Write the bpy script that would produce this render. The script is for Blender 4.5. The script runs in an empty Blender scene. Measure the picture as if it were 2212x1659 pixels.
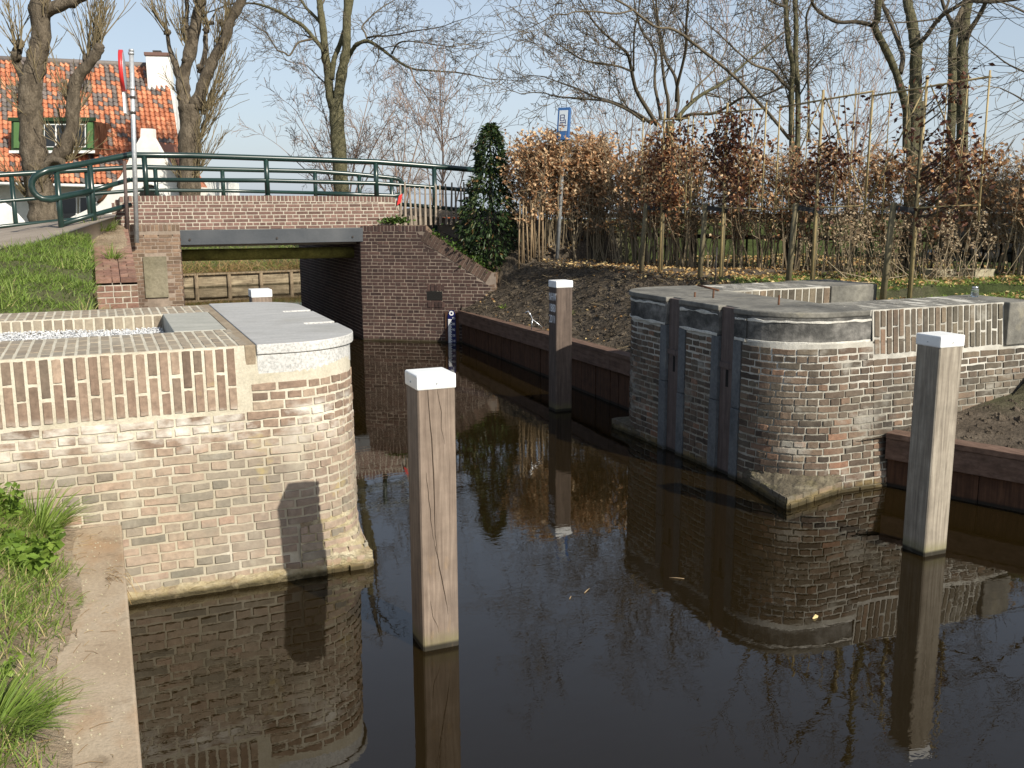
import bpy, math, random
from mathutils import Vector, Matrix, noise
C = bpy.context.scene.collection
rad = math.radians
V = Vector

# ------------------------------------------------------------------ camera calibration (water is z = 0)
F, CX, CY, EYE = 2085.0, 1106.0, 829.5, 2.5
PITCH, ROLL, YAW = math.atan((829.5 - 441.0) / 2085.0), math.atan(.0045), rad(23)
_ca, _sa = math.cos(YAW), math.sin(YAW)

def fr(x, y, z=0.0):
    """x to the right, y away, seen from the bank where the photograph was taken -> lock axes (u across, v along the canal)"""
    return V((_ca * x + _sa * y, -_sa * x + _ca * y, z))

def at(px, py, Y):
    a, b = (px - CX) / F, -(py - CY) / F
    c, s = math.cos(ROLL), math.sin(ROLL)
    r, t = a * c + b * s, -a * s + b * c
    cp, sp = math.cos(PITCH), math.sin(PITCH)
    y, z = cp + t * sp, -sp + t * cp
    k = Y / y
    return fr(r * k, Y, EYE + z * k)

# ------------------------------------------------------------------ mesh helper
class MB:
    def __init__(s):
        s.v, s.f, s.t, s.m, s.sm = [], [], [], [], []
    def face(s, idx, tone=(.5, 0, 0), m=0, sm=False):
        s.f.append(idx); s.t.append(tone); s.m.append(m); s.sm.append(sm)
    def add(s, *pts):
        n = len(s.v); s.v.extend([tuple(p) for p in pts]); return n
    def quad(s, a, b, c, d, tone=(.5, 0, 0), m=0):
        n = s.add(a, b, c, d); s.face((n, n+1, n+2, n+3), tone, m)
    def hexa(s, p, tone=(.5, 0, 0), m=0):
        n = s.add(*p)
        for q in ((0, 3, 2, 1), (4, 5, 6, 7), (0, 1, 5, 4), (1, 2, 6, 5), (2, 3, 7, 6), (3, 0, 4, 7)):
            s.face(tuple(n + i for i in q), tone, m)
    def box(s, x0, x1, y0, y1, z0, z1, tone=(.5, 0, 0), m=0):
        s.hexa([(x0, y0, z0), (x1, y0, z0), (x1, y1, z0), (x0, y1, z0), (x0, y0, z1), (x1, y0, z1), (x1, y1, z1), (x0, y1, z1)], tone, m)
    def bar(s, a, b, w, h, up=(0, 0, 1), tone=(.5, 0, 0), m=0):
        a, b = V(a), V(b); d = (b - a).normalized(); x = d.cross(V(up))
        x = x.normalized() if x.length > 1e-6 else V((1, 0, 0)); y = x.cross(d)
        x *= w / 2; y *= h / 2
        s.hexa([a - x - y, a + x - y, a + x + y, a - x + y, b - x - y, b + x - y, b + x + y, b - x + y], tone, m)
    def tube(s, pts, rads, sides=6, tone=(.5, 0, 0), m=0, cap=True, rough=0.0, rng=None):
        pts = [V(p) for p in pts]; n = len(pts); rings = []
        d = (pts[1] - pts[0]).normalized()
        ref = V((0, 0, 1)) if abs(d.z) < .9 else V((1, 0, 0))
        x = d.cross(ref).normalized()
        for i in range(n):
            if i == 0: d = pts[1] - pts[0]
            elif i == n - 1: d = pts[-1] - pts[-2]
            else: d = pts[i + 1] - pts[i - 1]
            d = d.normalized() if d.length > 1e-9 else V((0, 0, 1))
            x = x - d * x.dot(d)
            x = x.normalized() if x.length > 1e-6 else d.orthogonal().normalized()
            y = d.cross(x); base = len(s.v)
            for k in range(sides):
                a = 2 * math.pi * k / sides
                r = rads[i] * (1 + (rng.uniform(-rough, rough) if rough else 0))
                s.v.append(tuple(pts[i] + x * (r * math.cos(a)) + y * (r * math.sin(a))))
            rings.append(base)
        for i in range(n - 1):
            a, b = rings[i], rings[i + 1]
            for k in range(sides):
                k2 = (k + 1) % sides
                s.face((a + k, a + k2, b + k2, b + k), tone, m, sides > 4)
        if cap:
            s.face(tuple(rings[0] + k for k in reversed(range(sides))), tone, m)
            s.face(tuple(rings[-1] + k for k in range(sides)), tone, m)
    def prism(s, poly, z0, z1, tone=(.5, 0, 0), m=0):
        n = len(poly)
        a = s.add(*[(p[0], p[1], z0) for p in poly]); b = s.add(*[(p[0], p[1], z1) for p in poly])
        s.face(tuple(a + i for i in reversed(range(n))), tone, m); s.face(tuple(b + i for i in range(n)), tone, m)
        for i in range(n):
            j = (i + 1) % n; s.face((a + i, a + j, b + j, b + i), tone, m)
    def build(s, name, mats, parent=None, bevel=0):
        me = bpy.data.meshes.new(name); me.from_pydata(s.v, [], s.f)
        for m in (mats if isinstance(mats, (list, tuple)) else [mats]): me.materials.append(m)
        me.polygons.foreach_set('material_index', s.m); me.polygons.foreach_set('use_smooth', s.sm)
        at_ = me.attributes.new('tone', 'FLOAT_COLOR', 'FACE')
        at_.data.foreach_set('color', [c for t in s.t for c in (t[0], t[1], t[2], 1.0)])
        me.update()
        o = bpy.data.objects.new(name, me); C.objects.link(o)
        if parent is not None: o.parent = parent; o.matrix_parent_inverse = parent.matrix_basis.inverted()
        if bevel:
            b = o.modifiers.new('soft_edges', 'BEVEL'); b.width = bevel; b.segments = 2; b.limit_method = 'ANGLE'
        return o

def tag(o, label=None, cat=None, group=None, kind=None):
    if label: o['label'] = label
    if cat: o['category'] = cat
    if group: o['group'] = group
    if kind: o['kind'] = kind
    return o

def empty(name, loc, label, cat, group=None, rz=0.0):
    o = bpy.data.objects.new(name, None); C.objects.link(o); o.location = loc; o.rotation_euler = (0, 0, rz)
    o.empty_display_size = .2
    return tag(o, label, cat, group)

def copy_tree(o, parent=None):
    c = o.copy(); C.objects.link(c)
    if parent is not None: c.parent = parent
    for ch in list(o.children): copy_tree(ch, c)
    return c

def sstep(a, b, x):
    t = min(1, max(0, (x - a) / (b - a))); return t * t * (3 - 2 * t)
def nz(x, y, z=0.0, s=1.0): return noise.noise(V((x * s, y * s, z * s)))
def fbm(x, y, s=1.0, o=4):
    t, a = 0, 1
    for i in range(o): t += a * nz(x, y, i * 7.3, s); s *= 2.1; a *= .5
    return t
def lerp_tab(tab, x):
    if x <= tab[0][0]: return tab[0][1]
    for (a, b), (c, d) in zip(tab, tab[1:]):
        if x <= c: return b + (d - b) * (x - a) / (c - a)
    return tab[-1][1]

# ------------------------------------------------------------------ materials
class NT:
    def __init__(s, name):
        s.mat = bpy.data.materials.new(name); s.mat.use_nodes = True
        s.t = s.mat.node_tree; s.n = s.t.nodes; s.b = s.n['Principled BSDF']; s.out = s.n['Material Output']
    def new(s, t, **kw):
        n = s.n.new(t)
        for k, v in kw.items(): setattr(n, k, v)
        return n
    def ln(s, a, b): s.t.links.new(a, b)
    def ramp(s, src, stops, interp='LINEAR'):
        r = s.new('ShaderNodeValToRGB'); cr = r.color_ramp; cr.interpolation = interp
        while len(cr.elements) < len(stops): cr.elements.new(.5)
        for e, (p, c) in zip(cr.elements, stops):
            e.position = p; e.color = (*c, 1) if isinstance(c, tuple) else (c, c, c, 1)
        s.ln(src, r.inputs[0]); return r.outputs[0]
    def pos(s, scale=(1, 1, 1), obj=False):
        if obj: src = s.new('ShaderNodeTexCoord').outputs['Object']
        else: src = s.new('ShaderNodeNewGeometry').outputs['Position']
        m = s.new('ShaderNodeMapping'); m.inputs['Scale'].default_value = scale; s.ln(src, m.inputs[0]); return m.outputs[0]
    def noise(s, vec, scale, detail=4, rough=.55, dist=0):
        n = s.new('ShaderNodeTexNoise'); n.inputs['Scale'].default_value = scale; n.inputs['Detail'].default_value = detail
        n.inputs['Roughness'].default_value = rough; n.inputs['Distortion'].default_value = dist
        s.ln(vec, n.inputs['Vector']); return n.outputs['Fac']
    def mix(s, fac, a, b, mode='MIX'):
        m = s.new('ShaderNodeMix', data_type='RGBA', blend_type=mode)
        if isinstance(fac, float): m.inputs[0].default_value = fac
        else: s.ln(fac, m.inputs[0])
        for q, i in ((a, 6), (b, 7)):
            if isinstance(q, tuple): m.inputs[i].default_value = (*q, 1)
            else: s.ln(q, m.inputs[i])
        return m.outputs[2]
    def math(s, op, a, b=0.0):
        m = s.new('ShaderNodeMath', operation=op)
        for i, q in enumerate((a, b)):
            if isinstance(q, (float, int)): m.inputs[i].default_value = q
            else: s.ln(q, m.inputs[i])
        return m.outputs[0]
    def tone(s):
        a = s.new('ShaderNodeAttribute', attribute_name='tone'); q = s.new('ShaderNodeSeparateColor')
        s.ln(a.outputs['Color'], q.inputs[0]); return q.outputs
    def z(s):
        g = s.new('ShaderNodeNewGeometry'); q = s.new('ShaderNodeSeparateXYZ'); s.ln(g.outputs['Position'], q.inputs[0]); return q.outputs
    def bump(s, h, strength, dist=.01):
        b = s.new('ShaderNodeBump'); b.inputs['Strength'].default_value = strength; b.inputs['Distance'].default_value = dist
        s.ln(h, b.inputs['Height']); s.ln(b.outputs[0], s.b.inputs['Normal'])

def pbr(name, ramp, src='noise', scale=(1, 1, 1), ns=4.0, detail=5, dist=0.0, ramp2=None, var=.25, vs=18.0, dirt=(), rough=.8, spec=.3, metal=0.0,
        bump=None, obj=False, transl=0.0):
    """ramp over the face tone ('tone') or a noise ('noise'); ramp2 blended in by tone G; dirt: (colour, scale3, ns, lo, hi, strength[, z0, z1])"""
    k = NT(name)
    vec = k.pos(scale, obj)
    f = k.tone()[0] if src == 'tone' else k.noise(vec, ns, detail, .6, dist)
    col = k.ramp(f, ramp)
    if ramp2: col = k.mix(k.tone()[1], col, k.ramp(f, ramp2))
    if var:
        v = k.noise(k.pos(obj=obj), vs, 6, .65)
        col = k.mix(1.0, col, k.ramp(v, [(.25, 1 - var), (.5, 1.0), (.75, 1 + var)]), 'MULTIPLY')
    for d in dirt:
        c, sc, n_, lo, hi, st = d[:6]
        m = k.ramp(k.noise(k.pos(sc), n_, 5, .6), [(lo, 0.0), (hi, st)])
        if len(d) > 6:
            mr = k.new('ShaderNodeMapRange', interpolation_type='SMOOTHSTEP'); k.ln(k.z()[2], mr.inputs[0])
            mr.inputs[1].default_value, mr.inputs[2].default_value = d[6], d[7]
            m = k.math('MULTIPLY', m, mr.outputs[0])
        if len(d) > 8:
            mr = k.new('ShaderNodeMapRange', interpolation_type='SMOOTHSTEP'); k.ln(k.z()[2], mr.inputs[0])
            mr.inputs[1].default_value, mr.inputs[2].default_value = d[8], d[9]
            m = k.math('MULTIPLY', m, mr.outputs[0])
        col = k.mix(m, col, c)
    k.ln(col, k.b.inputs['Base Color'])
    k.b.inputs['Roughness'].default_value = rough; k.b.inputs['Specular IOR Level'].default_value = spec
    k.b.inputs['Metallic'].default_value = metal
    if bump: k.bump(k.noise(k.pos(bump[2] if len(bump) > 2 else (1, 1, 1), obj), bump[0], 6, .65), bump[1], bump[3] if len(bump) > 3 else .01)
    if transl:
        t = k.new('ShaderNodeBsdfTranslucent'); k.ln(col, t.inputs[0]); m = k.new('ShaderNodeMixShader'); m.inputs[0].default_value = transl
        k.ln(k.b.outputs[0], m.inputs[1]); k.ln(t.outputs[0], m.inputs[2]); k.ln(m.outputs[0], k.out.inputs[0])
    return k.mat

WATERLINE = [((.27, .20, .075), (1, 1, 3), 5, .38, .62, .7, .11, .03), ((.035, .028, .012), (1, 1, 1), 6, .2, .45, .9, .06, .015)]
BLOOM = ((.70, .675, .60), (1.2, 1.2, 2.2), 3.2, .44, .64, .85, .80, 1.08, 1.24, 1.16)
LICHEN = ((.30, .29, .22), (1, 1, 1), 2.2, .5, .68, .55)
M = {}
M['brick_pale'] = pbr('brick_pale', [(0, (.15, .108, .080)), (.35, (.22, .155, .113)), (.65, (.275, .198, .145)), (1, (.345, .27, .20))], 'tone',
    ramp2=[(0, (.165, .15, .115)), (.3, (.235, .205, .155)), (.55, (.33, .255, .185)), (.8, (.355, .26, .19)), (1, (.36, .235, .17))], var=.35, vs=26,
    dirt=[BLOOM, ((.30, .262, .212), (1, 1, 1.3), 1.7, .34, .62, .5, 1.10, .80), ((.215, .215, .17), (1, 1, 1.4), 2.1, .54, .70, .5, .95, .7), ((.50, .46, .36), (1.4, 1.4, .8), 2.9, .55, .72, .5, 1.15, .9), ((.42, .33, .13), (1, 1, 1), 2.7, .66, .75, .6)] + WATERLINE, rough=.9, bump=(70, .55, (1, 1, 1), .006))
M['brick_top'] = pbr('brick_top', [(0, (.20, .165, .12)), (.5, (.275, .225, .165)), (1, (.35, .30, .225))], 'tone', var=.25, vs=26, dirt=[((.20, .195, .17), (1, 1, 1), 2.2, .5, .7, .5)], rough=.9, bump=(70, .5, (1, 1, 1), .006))
M['mortar_pale'] = pbr('mortar_pale', [(.3, (.44, .40, .305)), (.6, (.57, .53, .43)), (.8, (.69, .655, .565))], ns=3.2, var=.2, vs=60,
    dirt=[((.40, .355, .255), (1, 1, 1), 2.6, .25, .55, .8, 1.10, .80), ((.30, .262, .212), (1, 1, 1.3), 1.7, .34, .62, .45, 1.10, .80), ((.215, .215, .17), (1, 1, 1.4), 2.1, .54, .70, .55, .95, .7), ((.50, .46, .36), (1.4, 1.4, .8), 2.9, .55, .72, .5, 1.15, .9)] + WATERLINE, rough=.95, bump=(110, .6, (1, 1, 1), .006))
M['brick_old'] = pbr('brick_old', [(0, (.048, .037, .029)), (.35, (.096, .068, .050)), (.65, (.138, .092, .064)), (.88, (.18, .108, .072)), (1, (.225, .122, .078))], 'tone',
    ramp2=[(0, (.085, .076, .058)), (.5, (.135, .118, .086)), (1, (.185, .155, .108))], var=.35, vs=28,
    dirt=[((.19, .165, .125), (1, 1, 1.2), 1.9, .45, .68, .4), ((.40, .385, .335), (1, 1, 1.6), 2.4, .55, .72, .75), ((.045, .043, .038), (1, 1, .6), 2.1, .56, .72, .6)] + WATERLINE, rough=.9, bump=(60, .6, (1, 1, 1), .008))
M['mortar_old'] = pbr('mortar_old', [(.25, (.20, .185, .15)), (.55, (.34, .32, .265)), (.8, (.50, .475, .41))], ns=2.6, var=.3, vs=40,
    dirt=[((.56, .54, .48), (1, 1, 1), 2.2, .28, .5, .85, .80, 1.02), ((.17, .155, .125), (1, 1, 1.2), 1.9, .46, .68, .5), ((.07, .066, .058), (1, 1, .8), 2.1, .54, .72, .7)] + WATERLINE, rough=.95, bump=(90, .6, (1, 1, 1), .006))
M['brick_red'] = pbr('brick_red', [(0, (.115, .070, .057)), (.5, (.170, .102, .083)), (1, (.230, .142, .114))], 'tone', var=.25, vs=22, rough=.88, bump=(60, .4))
M['brick_wing'] = pbr('brick_wing', [(0, (.15, .085, .064)), (.5, (.22, .125, .093)), (1, (.30, .18, .135))], 'tone', var=.35, vs=16, dirt=[((.25, .19, .13), (1, 1, 1), 2.5, .48, .68, .7)], rough=.95, bump=(50, .6))
M['mortar_red'] = pbr('mortar_red', [(.3, (.36, .32, .26)), (.7, (.48, .435, .36))], ns=3, var=.2, rough=.95)
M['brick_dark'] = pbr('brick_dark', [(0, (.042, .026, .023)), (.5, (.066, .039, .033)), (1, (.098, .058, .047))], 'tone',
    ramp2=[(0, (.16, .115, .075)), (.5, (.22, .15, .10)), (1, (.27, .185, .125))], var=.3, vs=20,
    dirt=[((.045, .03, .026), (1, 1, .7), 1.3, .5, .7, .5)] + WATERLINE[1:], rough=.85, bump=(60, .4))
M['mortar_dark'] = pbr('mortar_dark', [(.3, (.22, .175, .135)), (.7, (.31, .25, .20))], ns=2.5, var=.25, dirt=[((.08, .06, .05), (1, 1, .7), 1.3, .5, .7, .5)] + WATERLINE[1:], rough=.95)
M['rubble'] = pbr('rubble', [(.25, (.20, .13, .08)), (.5, (.40, .34, .22)), (.75, (.58, .52, .38))], ns=5, scale=(1, 1, 2), var=.35, vs=25, dirt=[((.38, .32, .13), (1, 1, 2), 4, .54, .70, .5)] + WATERLINE, rough=.95, bump=(30, .9, (1, 1, 2.2), .03))
M['rubble_old'] = pbr('rubble_old', [(.25, (.06, .05, .034)), (.5, (.13, .11, .075)), (.75, (.25, .22, .15))], ns=5, scale=(1, 1, 2), var=.35, vs=25, dirt=[((.24, .21, .09), (1, 1, 2), 4, .54, .70, .5)] + WATERLINE, rough=.95, bump=(30, .9, (1, 1, 2.2), .03))
M['granite'] = pbr('granite', [(.36, (.36, .36, .345)), (.5, (.52, .515, .49)), (.64, (.60, .595, .57))], ns=60, detail=7, var=.10, vs=4, rough=.75, bump=(80, .25))
M['bluestone'] = pbr('bluestone', [(.3, (.33, .328, .315)), (.55, (.39, .385, .37)), (.75, (.44, .435, .41))], ns=3.5, scale=(1, 6, 1), var=.14, vs=50, dirt=[((.27, .26, .225), (1, 1, 1), 1.8, .5, .72, .5)], rough=.8, spec=.25, bump=(50, .2))
M['plate'] = pbr('plate', [(.3, (.30, .30, .26)), (.7, (.42, .41, .36))], ns=2.5, scale=(1, 3, 1), var=.15, vs=40, rough=.8, bump=(60, .2))
M['edge'] = pbr('edge', [(.3, (.24, .185, .125)), (.7, (.33, .27, .19))], ns=5, var=.25, vs=30, rough=.9, bump=(60, .5))
M['capstone_old'] = pbr('capstone_old', [(.25, (.080, .078, .069)), (.5, (.170, .162, .140)), (.75, (.265, .25, .21))], ns=2.3, var=.35, vs=14,
    dirt=[((.035, .034, .03), (1, 1, 1), 1.6, .56, .72, .6), ((.40, .36, .25), (1, 1, 1), 3.1, .6, .72, .4)], rough=.9, bump=(40, .5))
M['band_old'] = pbr('band_old', [(.3, (.030, .030, .028)), (.48, (.095, .092, .084)), (.66, (.22, .21, .19))], ns=3.4, scale=(1, 1, 1.4), var=.4, vs=22, rough=.9, bump=(45, .6))
M['lime'] = pbr('lime', [(.3, (.46, .44, .38)), (.7, (.64, .62, .56))], ns=8, var=.25, vs=40, rough=.95, bump=(80, .6))
M['slate_strip'] = pbr('slate_strip', [(.3, (.075, .082, .088)), (.7, (.155, .163, .165))], ns=3, scale=(1, 1, .6), var=.3, vs=30, dirt=[((.30, .29, .26), (1, 1, .6), 4, .6, .75, .6)] + WATERLINE[1:], rough=.8, bump=(40, .4))
def wood(name, a, b, c, var=.3, dirt=(), rough=.8):
    return pbr(name, [(.25, a), (.5, b), (.78, c)], ns=3.0, scale=(14, 14, .7), detail=8, dist=.6, var=var, vs=9, dirt=list(dirt), rough=rough, bump=(5, .45, (26, 26, .8), .006))
GREENLINE = [((.16, .15, .06), (1, 1, 1), 9, .2, .5, .65, .13, .03), ((.02, .017, .012), (1, 1, 1), 9, .1, .4, .95, .045, .02)]
M['post_wood'] = wood('post_wood', (.125, .093, .072), (.205, .158, .122), (.29, .23, .18), .2, GREENLINE + [((.36, .24, .12), (2, 2, .8), 3, .64, .76, .5), ((.13, .115, .11), (1, 1, .5), 1.1, .56, .76, .5)])
M['post_cream'] = wood('post_cream', (.15, .125, .098), (.27, .235, .185), (.43, .385, .31), .2, GREENLINE)
M['post_dark'] = wood('post_dark', (.060, .045, .037), (.105, .078, .062), (.165, .125, .10), .2, GREENLINE)
M['revet_wood'] = wood('revet_wood', (.036, .018, .011), (.078, .038, .021), (.125, .062, .034), .3, GREENLINE[1:])
M['cap_wood'] = pbr('cap_wood', [(.25, (.080, .047, .033)), (.5, (.135, .084, .060)), (.78, (.20, .13, .097))], ns=4, scale=(8, .8, 8), detail=7, var=.3, vs=9, rough=.75, bump=(5, .4, (20, 2, 20), .005))
M['board_wood'] = wood('board_wood', (.075, .056, .050), (.115, .088, .078), (.16, .125, .11), .2, GREENLINE[1:])
M['old_wood'] = pbr('old_wood', [(.25, (.10, .075, .05)), (.5, (.25, .20, .13)), (.75, (.44, .37, .25))], ns=2.0, scale=(1.2, 1, 14), detail=6, var=.3, vs=5, dirt=WATERLINE[1:], rough=.85)
M['old_pile'] = pbr('old_pile', [(.3, (.13, .095, .06)), (.7, (.30, .235, .15))], ns=3, scale=(8, 8, .7), var=.3, vs=9, rough=.85)
M['white'] = pbr('white', [(.3, (.76, .77, .75)), (.7, (.84, .84, .82))], ns=5, var=.06, vs=12, dirt=[((.50, .49, .43), (1, 1, 1), 7, .60, .76, .45)], rough=.4, spec=.5)
M['letter_white'] = pbr('letter_white', [(0, (.85, .85, .85)), (1, (.9, .9, .9))], var=0, rough=.5)
M['white_paint'] = pbr('white_paint', [(.3, (.72, .71, .66)), (.7, (.82, .81, .77))], ns=2, var=.08, vs=4, rough=.85, bump=(20, .3))
M['rail_green'] = pbr('rail_green', [(.3, (.010, .027, .023)), (.7, (.016, .040, .033))], ns=2, var=.15, vs=10, rough=.28, spec=.55)
M['steel_beam'] = pbr('steel_beam', [(.25, (.030, .036, .043)), (.5, (.046, .053, .061)), (.75, (.085, .09, .096))], ns=1.1, scale=(1, 1, .7), var=.12, vs=30, rough=.5, spec=.5)
M['galv'] = pbr('galv', [(.3, (.40, .42, .43)), (.7, (.62, .64, .65))], ns=14, var=.12, vs=30, rough=.45, metal=.55)
M['pole_grey'] = pbr('pole_grey', [(.3, (.15, .155, .155)), (.7, (.25, .255, .25))], ns=14, var=.12, vs=30, rough=.6)
M['dark_metal'] = pbr('dark_metal', [(.3, (.03, .027, .025)), (.7, (.06, .05, .045))], ns=6, var=.2, rough=.6)
M['rust'] = pbr('rust', [(.3, (.07, .035, .02)), (.7, (.16, .08, .045))], ns=9, var=.3, rough=.85)
M['pole_brown'] = pbr('pole_brown', [(.3, (.07, .05, .045)), (.7, (.11, .08, .07))], ns=6, var=.2, rough=.6)
M['sign_red'] = pbr('sign_red', [(0, (.62, .03, .03)), (1, (.66, .04, .04))], var=.05, rough=.4, spec=.5)
M['sign_blue'] = pbr('sign_blue', [(0, (.03, .10, .27)), (1, (.04, .125, .31))], var=.05, rough=.35, spec=.5)
M['sign_navy'] = pbr('sign_navy', [(0, (.006, .009, .075)), (1, (.008, .012, .095))], var=.1, rough=.35, spec=.5)
M['panel_grey'] = pbr('panel_grey', [(0, (.50, .56, .60)), (1, (.56, .62, .66))], var=.05, rough=.4)
M['moss_pipe'] = pbr('moss_pipe', [(.25, (.09, .08, .02)), (.5, (.19, .17, .04)), (.75, (.30, .26, .07))], ns=4, var=.4, vs=24, rough=.95, bump=(40, .8))
M['moss_plaque'] = pbr('moss_plaque', [(.3, (.15, .135, .09)), (.7, (.235, .21, .15))], ns=3, var=.3, vs=22, rough=.95, bump=(24, .7, (1, 1, 1), .012))
M['concrete_rust'] = pbr('concrete_rust', [(.25, (.27, .195, .125)), (.5, (.38, .30, .21)), (.78, (.46, .39, .295))], ns=1.6, scale=(1, .6, 1), var=.2, vs=60,
    dirt=[((.34, .18, .075), (2, 1, 1), 1.7, .52, .72, .5), ((.12, .085, .05), (1, 1, 1), 7, .6, .75, .5)], rough=.9, bump=(90, .4))
M['asphalt'] = pbr('asphalt', [(.3, (.23, .19, .15)), (.7, (.33, .28, .225))], ns=1.5, var=.2, vs=80, rough=.9, bump=(90, .3))
def ground_mat(name, dirt_ramp, grass=(.07, .09, .03), third=[(.25, (.045, .036, .026)), (.5, (.115, .092, .066)), (.78, (.21, .17, .125))]):
    k = NT(name); t = k.tone()
    f = k.noise(k.pos(), 3.0, 8, .7); c = k.ramp(f, dirt_ramp)
    v = k.noise(k.pos(), 38, 6, .7); c = k.mix(1.0, c, k.ramp(v, [(.2, .5), (.5, 1.0), (.8, 1.5)]), 'MULTIPLY')
    c = k.mix(t[2], c, k.ramp(k.noise(k.pos(), 4.5, 8, .7), third))
    g = k.ramp(k.noise(k.pos(), 9, 6, .65), [(.3, (grass[0] * .5, grass[1] * .5, grass[2] * .5)), (.7, grass)])
    c = k.mix(t[1], c, g); k.ln(c, k.b.inputs['Base Color']); k.b.inputs['Roughness'].default_value = .97; k.b.inputs['Specular IOR Level'].default_value = .15
    k.bump(k.noise(k.pos(), 22, 8, .7), .9, .05); return k.mat
M['soil'] = ground_mat('soil', [(.25, (.048, .038, .028)), (.5, (.115, .092, .068)), (.75, (.205, .168, .125))])
M['soil_left'] = ground_mat('soil_left', [(.25, (.17, .122, .078)), (.5, (.29, .225, .152)), (.75, (.38, .315, .225))], (.075, .11, .025), [(.25, (.27, .195, .125)), (.5, (.38, .30, .21)), (.78, (.46, .39, .295))])
M['grass'] = pbr('grass', [(0, (.09, .145, .024)), (.5, (.165, .25, .042)), (.85, (.25, .33, .075)), (.97, (.30, .35, .10)), (1, (.48, .40, .19))], 'tone', var=.15, rough=.55, spec=.3, transl=.3)
M['dry_grass'] = pbr('dry_grass', [(0, (.16, .09, .035)), (.5, (.32, .20, .085)), (1, (.48, .36, .18))], 'tone', var=.15, rough=.8, transl=.25)
M['nettle'] = pbr('nettle', [(0, (.10, .17, .025)), (.5, (.165, .26, .04)), (1, (.24, .34, .06))], 'tone', var=.15, rough=.5, transl=.3)
M['beech_leaf'] = pbr('beech_leaf', [(0, (.19, .09, .042)), (.4, (.36, .18, .085)), (.7, (.54, .33, .17)), (1, (.75, .56, .35))], 'tone', var=.15, rough=.6, transl=.3)
M['copper_leaf'] = pbr('copper_leaf', [(0, (.035, .012, .008)), (.45, (.085, .032, .018)), (.75, (.20, .08, .036)), (1, (.52, .29, .13))], 'tone', var=.15, rough=.5, transl=.15)
M['litter'] = pbr('litter', [(0, (.16, .075, .03)), (.5, (.40, .24, .09)), (1, (.66, .52, .26))], 'tone', var=.15, rough=.75, transl=.15)
M['laurel'] = pbr('laurel', [(0, (.010, .022, .008)), (.55, (.028, .052, .015)), (.85, (.06, .085, .025)), (1, (.14, .08, .03))], 'tone', var=.15, rough=.42, spec=.35, transl=.1)
M['ivy'] = pbr('ivy', [(0, (.03, .06, .012)), (1, (.09, .15, .03))], 'tone', var=.15, rough=.45, transl=.2)
def bark(name, a, b, c, s=(1, 1, .35)):
    return pbr(name, [(.25, a), (.5, b), (.75, c)], ns=7, scale=s, detail=7, var=.35, vs=22, rough=.95, bump=(9, 1.0, (3, 3, .8), .09))
M['bark_willow'] = bark('bark_willow', (.055, .043, .030), (.145, .117, .083), (.25, .205, .148))
M['twig_willow'] = pbr('twig_willow', [(0, (.12, .095, .05)), (1, (.24, .19, .11))], 'tone', var=.1, rough=.85)
M['bark_green'] = bark('bark_green', (.06, .058, .03), (.13, .12, .065), (.20, .18, .11), (1, 1, 1.4))
M['twig_dark'] = pbr('twig_dark', [(0, (.058, .047, .032)), (1, (.135, .11, .075))], 'tone', var=.1, rough=.9)
M['twig_pink'] = pbr('twig_pink', [(0, (.16, .115, .092)), (1, (.30, .22, .175))], 'tone', var=.1, rough=.9)
M['root'] = pbr('root', [(0, (.03, .024, .017)), (.8, (.085, .067, .046)), (1, (.20, .16, .10))], 'tone', var=.2, rough=.95)
M['twig_mid'] = pbr('twig_mid', [(0, (.14, .11, .068)), (1, (.30, .24, .155))], 'tone', var=.1, rough=.9)
M['bamboo'] = pbr('bamboo', [(.25, (.25, .185, .09)), (.7, (.41, .32, .16))], ns=5, scale=(1, 1, .4), var=.2, vs=10, rough=.6)
M['stake_wood'] = pbr('stake_wood', [(.25, (.10, .085, .05)), (.7, (.20, .165, .095))], ns=5, scale=(4, 4, .5), var=.25, rough=.85)
M['black_rubber'] = pbr('black_rubber', [(.3, (.012, .013, .014)), (.7, (.022, .023, .025))], ns=4, var=.1, rough=.5)
M['pale_wood'] = pbr('pale_wood', [(.25, (.17, .12, .07)), (.7, (.34, .25, .15))], ns=5, scale=(5, 5, .5), var=.25, rough=.85)
M['grey_pale'] = pbr('grey_pale', [(.25, (.19, .155, .12)), (.7, (.34, .28, .215))], ns=5, scale=(5, 5, .5), var=.25, rough=.85)
M['fence_dark'] = pbr('fence_dark', [(.25, (.018, .014, .010)), (.7, (.042, .033, .022))], ns=4, scale=(3, 3, .5), var=.3, rough=.9)
M['tile'] = pbr('tile', [(0, (.12, .108, .10)), (.40, (.22, .185, .165)), (.44, (.38, .145, .078)), (.7, (.50, .195, .10)), (1, (.62, .29, .16))], 'tone', var=.25, vs=14, rough=.7, spec=.4)
M['roof_under'] = pbr('roof_under', [(0, (.10, .04, .02)), (1, (.13, .06, .03))], var=.1, rough=.9)
M['glass'] = pbr('glass', [(0, (.012, .015, .018)), (1, (.02, .024, .027))], var=0, rough=.06, spec=.6)
M['green_paint'] = pbr('green_paint', [(0, (.085, .17, .06)), (1, (.11, .21, .075))], ns=3, var=.1, rough=.5)
M['green_dark'] = pbr('green_dark', [(0, (.022, .05, .022)), (1, (.032, .065, .03))], var=.1, rough=.5)
M['dark_in'] = pbr('dark_in', [(0, (.012, .011, .010)), (1, (.016, .015, .013))], var=0, rough=.9)
M['gravel'] = pbr('gravel', [(0, (.30, .31, .32)), (.5, (.54, .55, .56)), (1, (.74, .74, .72))], 'tone', var=.1, vs=60, rough=.85)
M['gravel_bed'] = pbr('gravel_bed', [(.3, (.20, .20, .20)), (.7, (.36, .36, .35))], ns=30, var=.3, vs=90, rough=.95)
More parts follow.
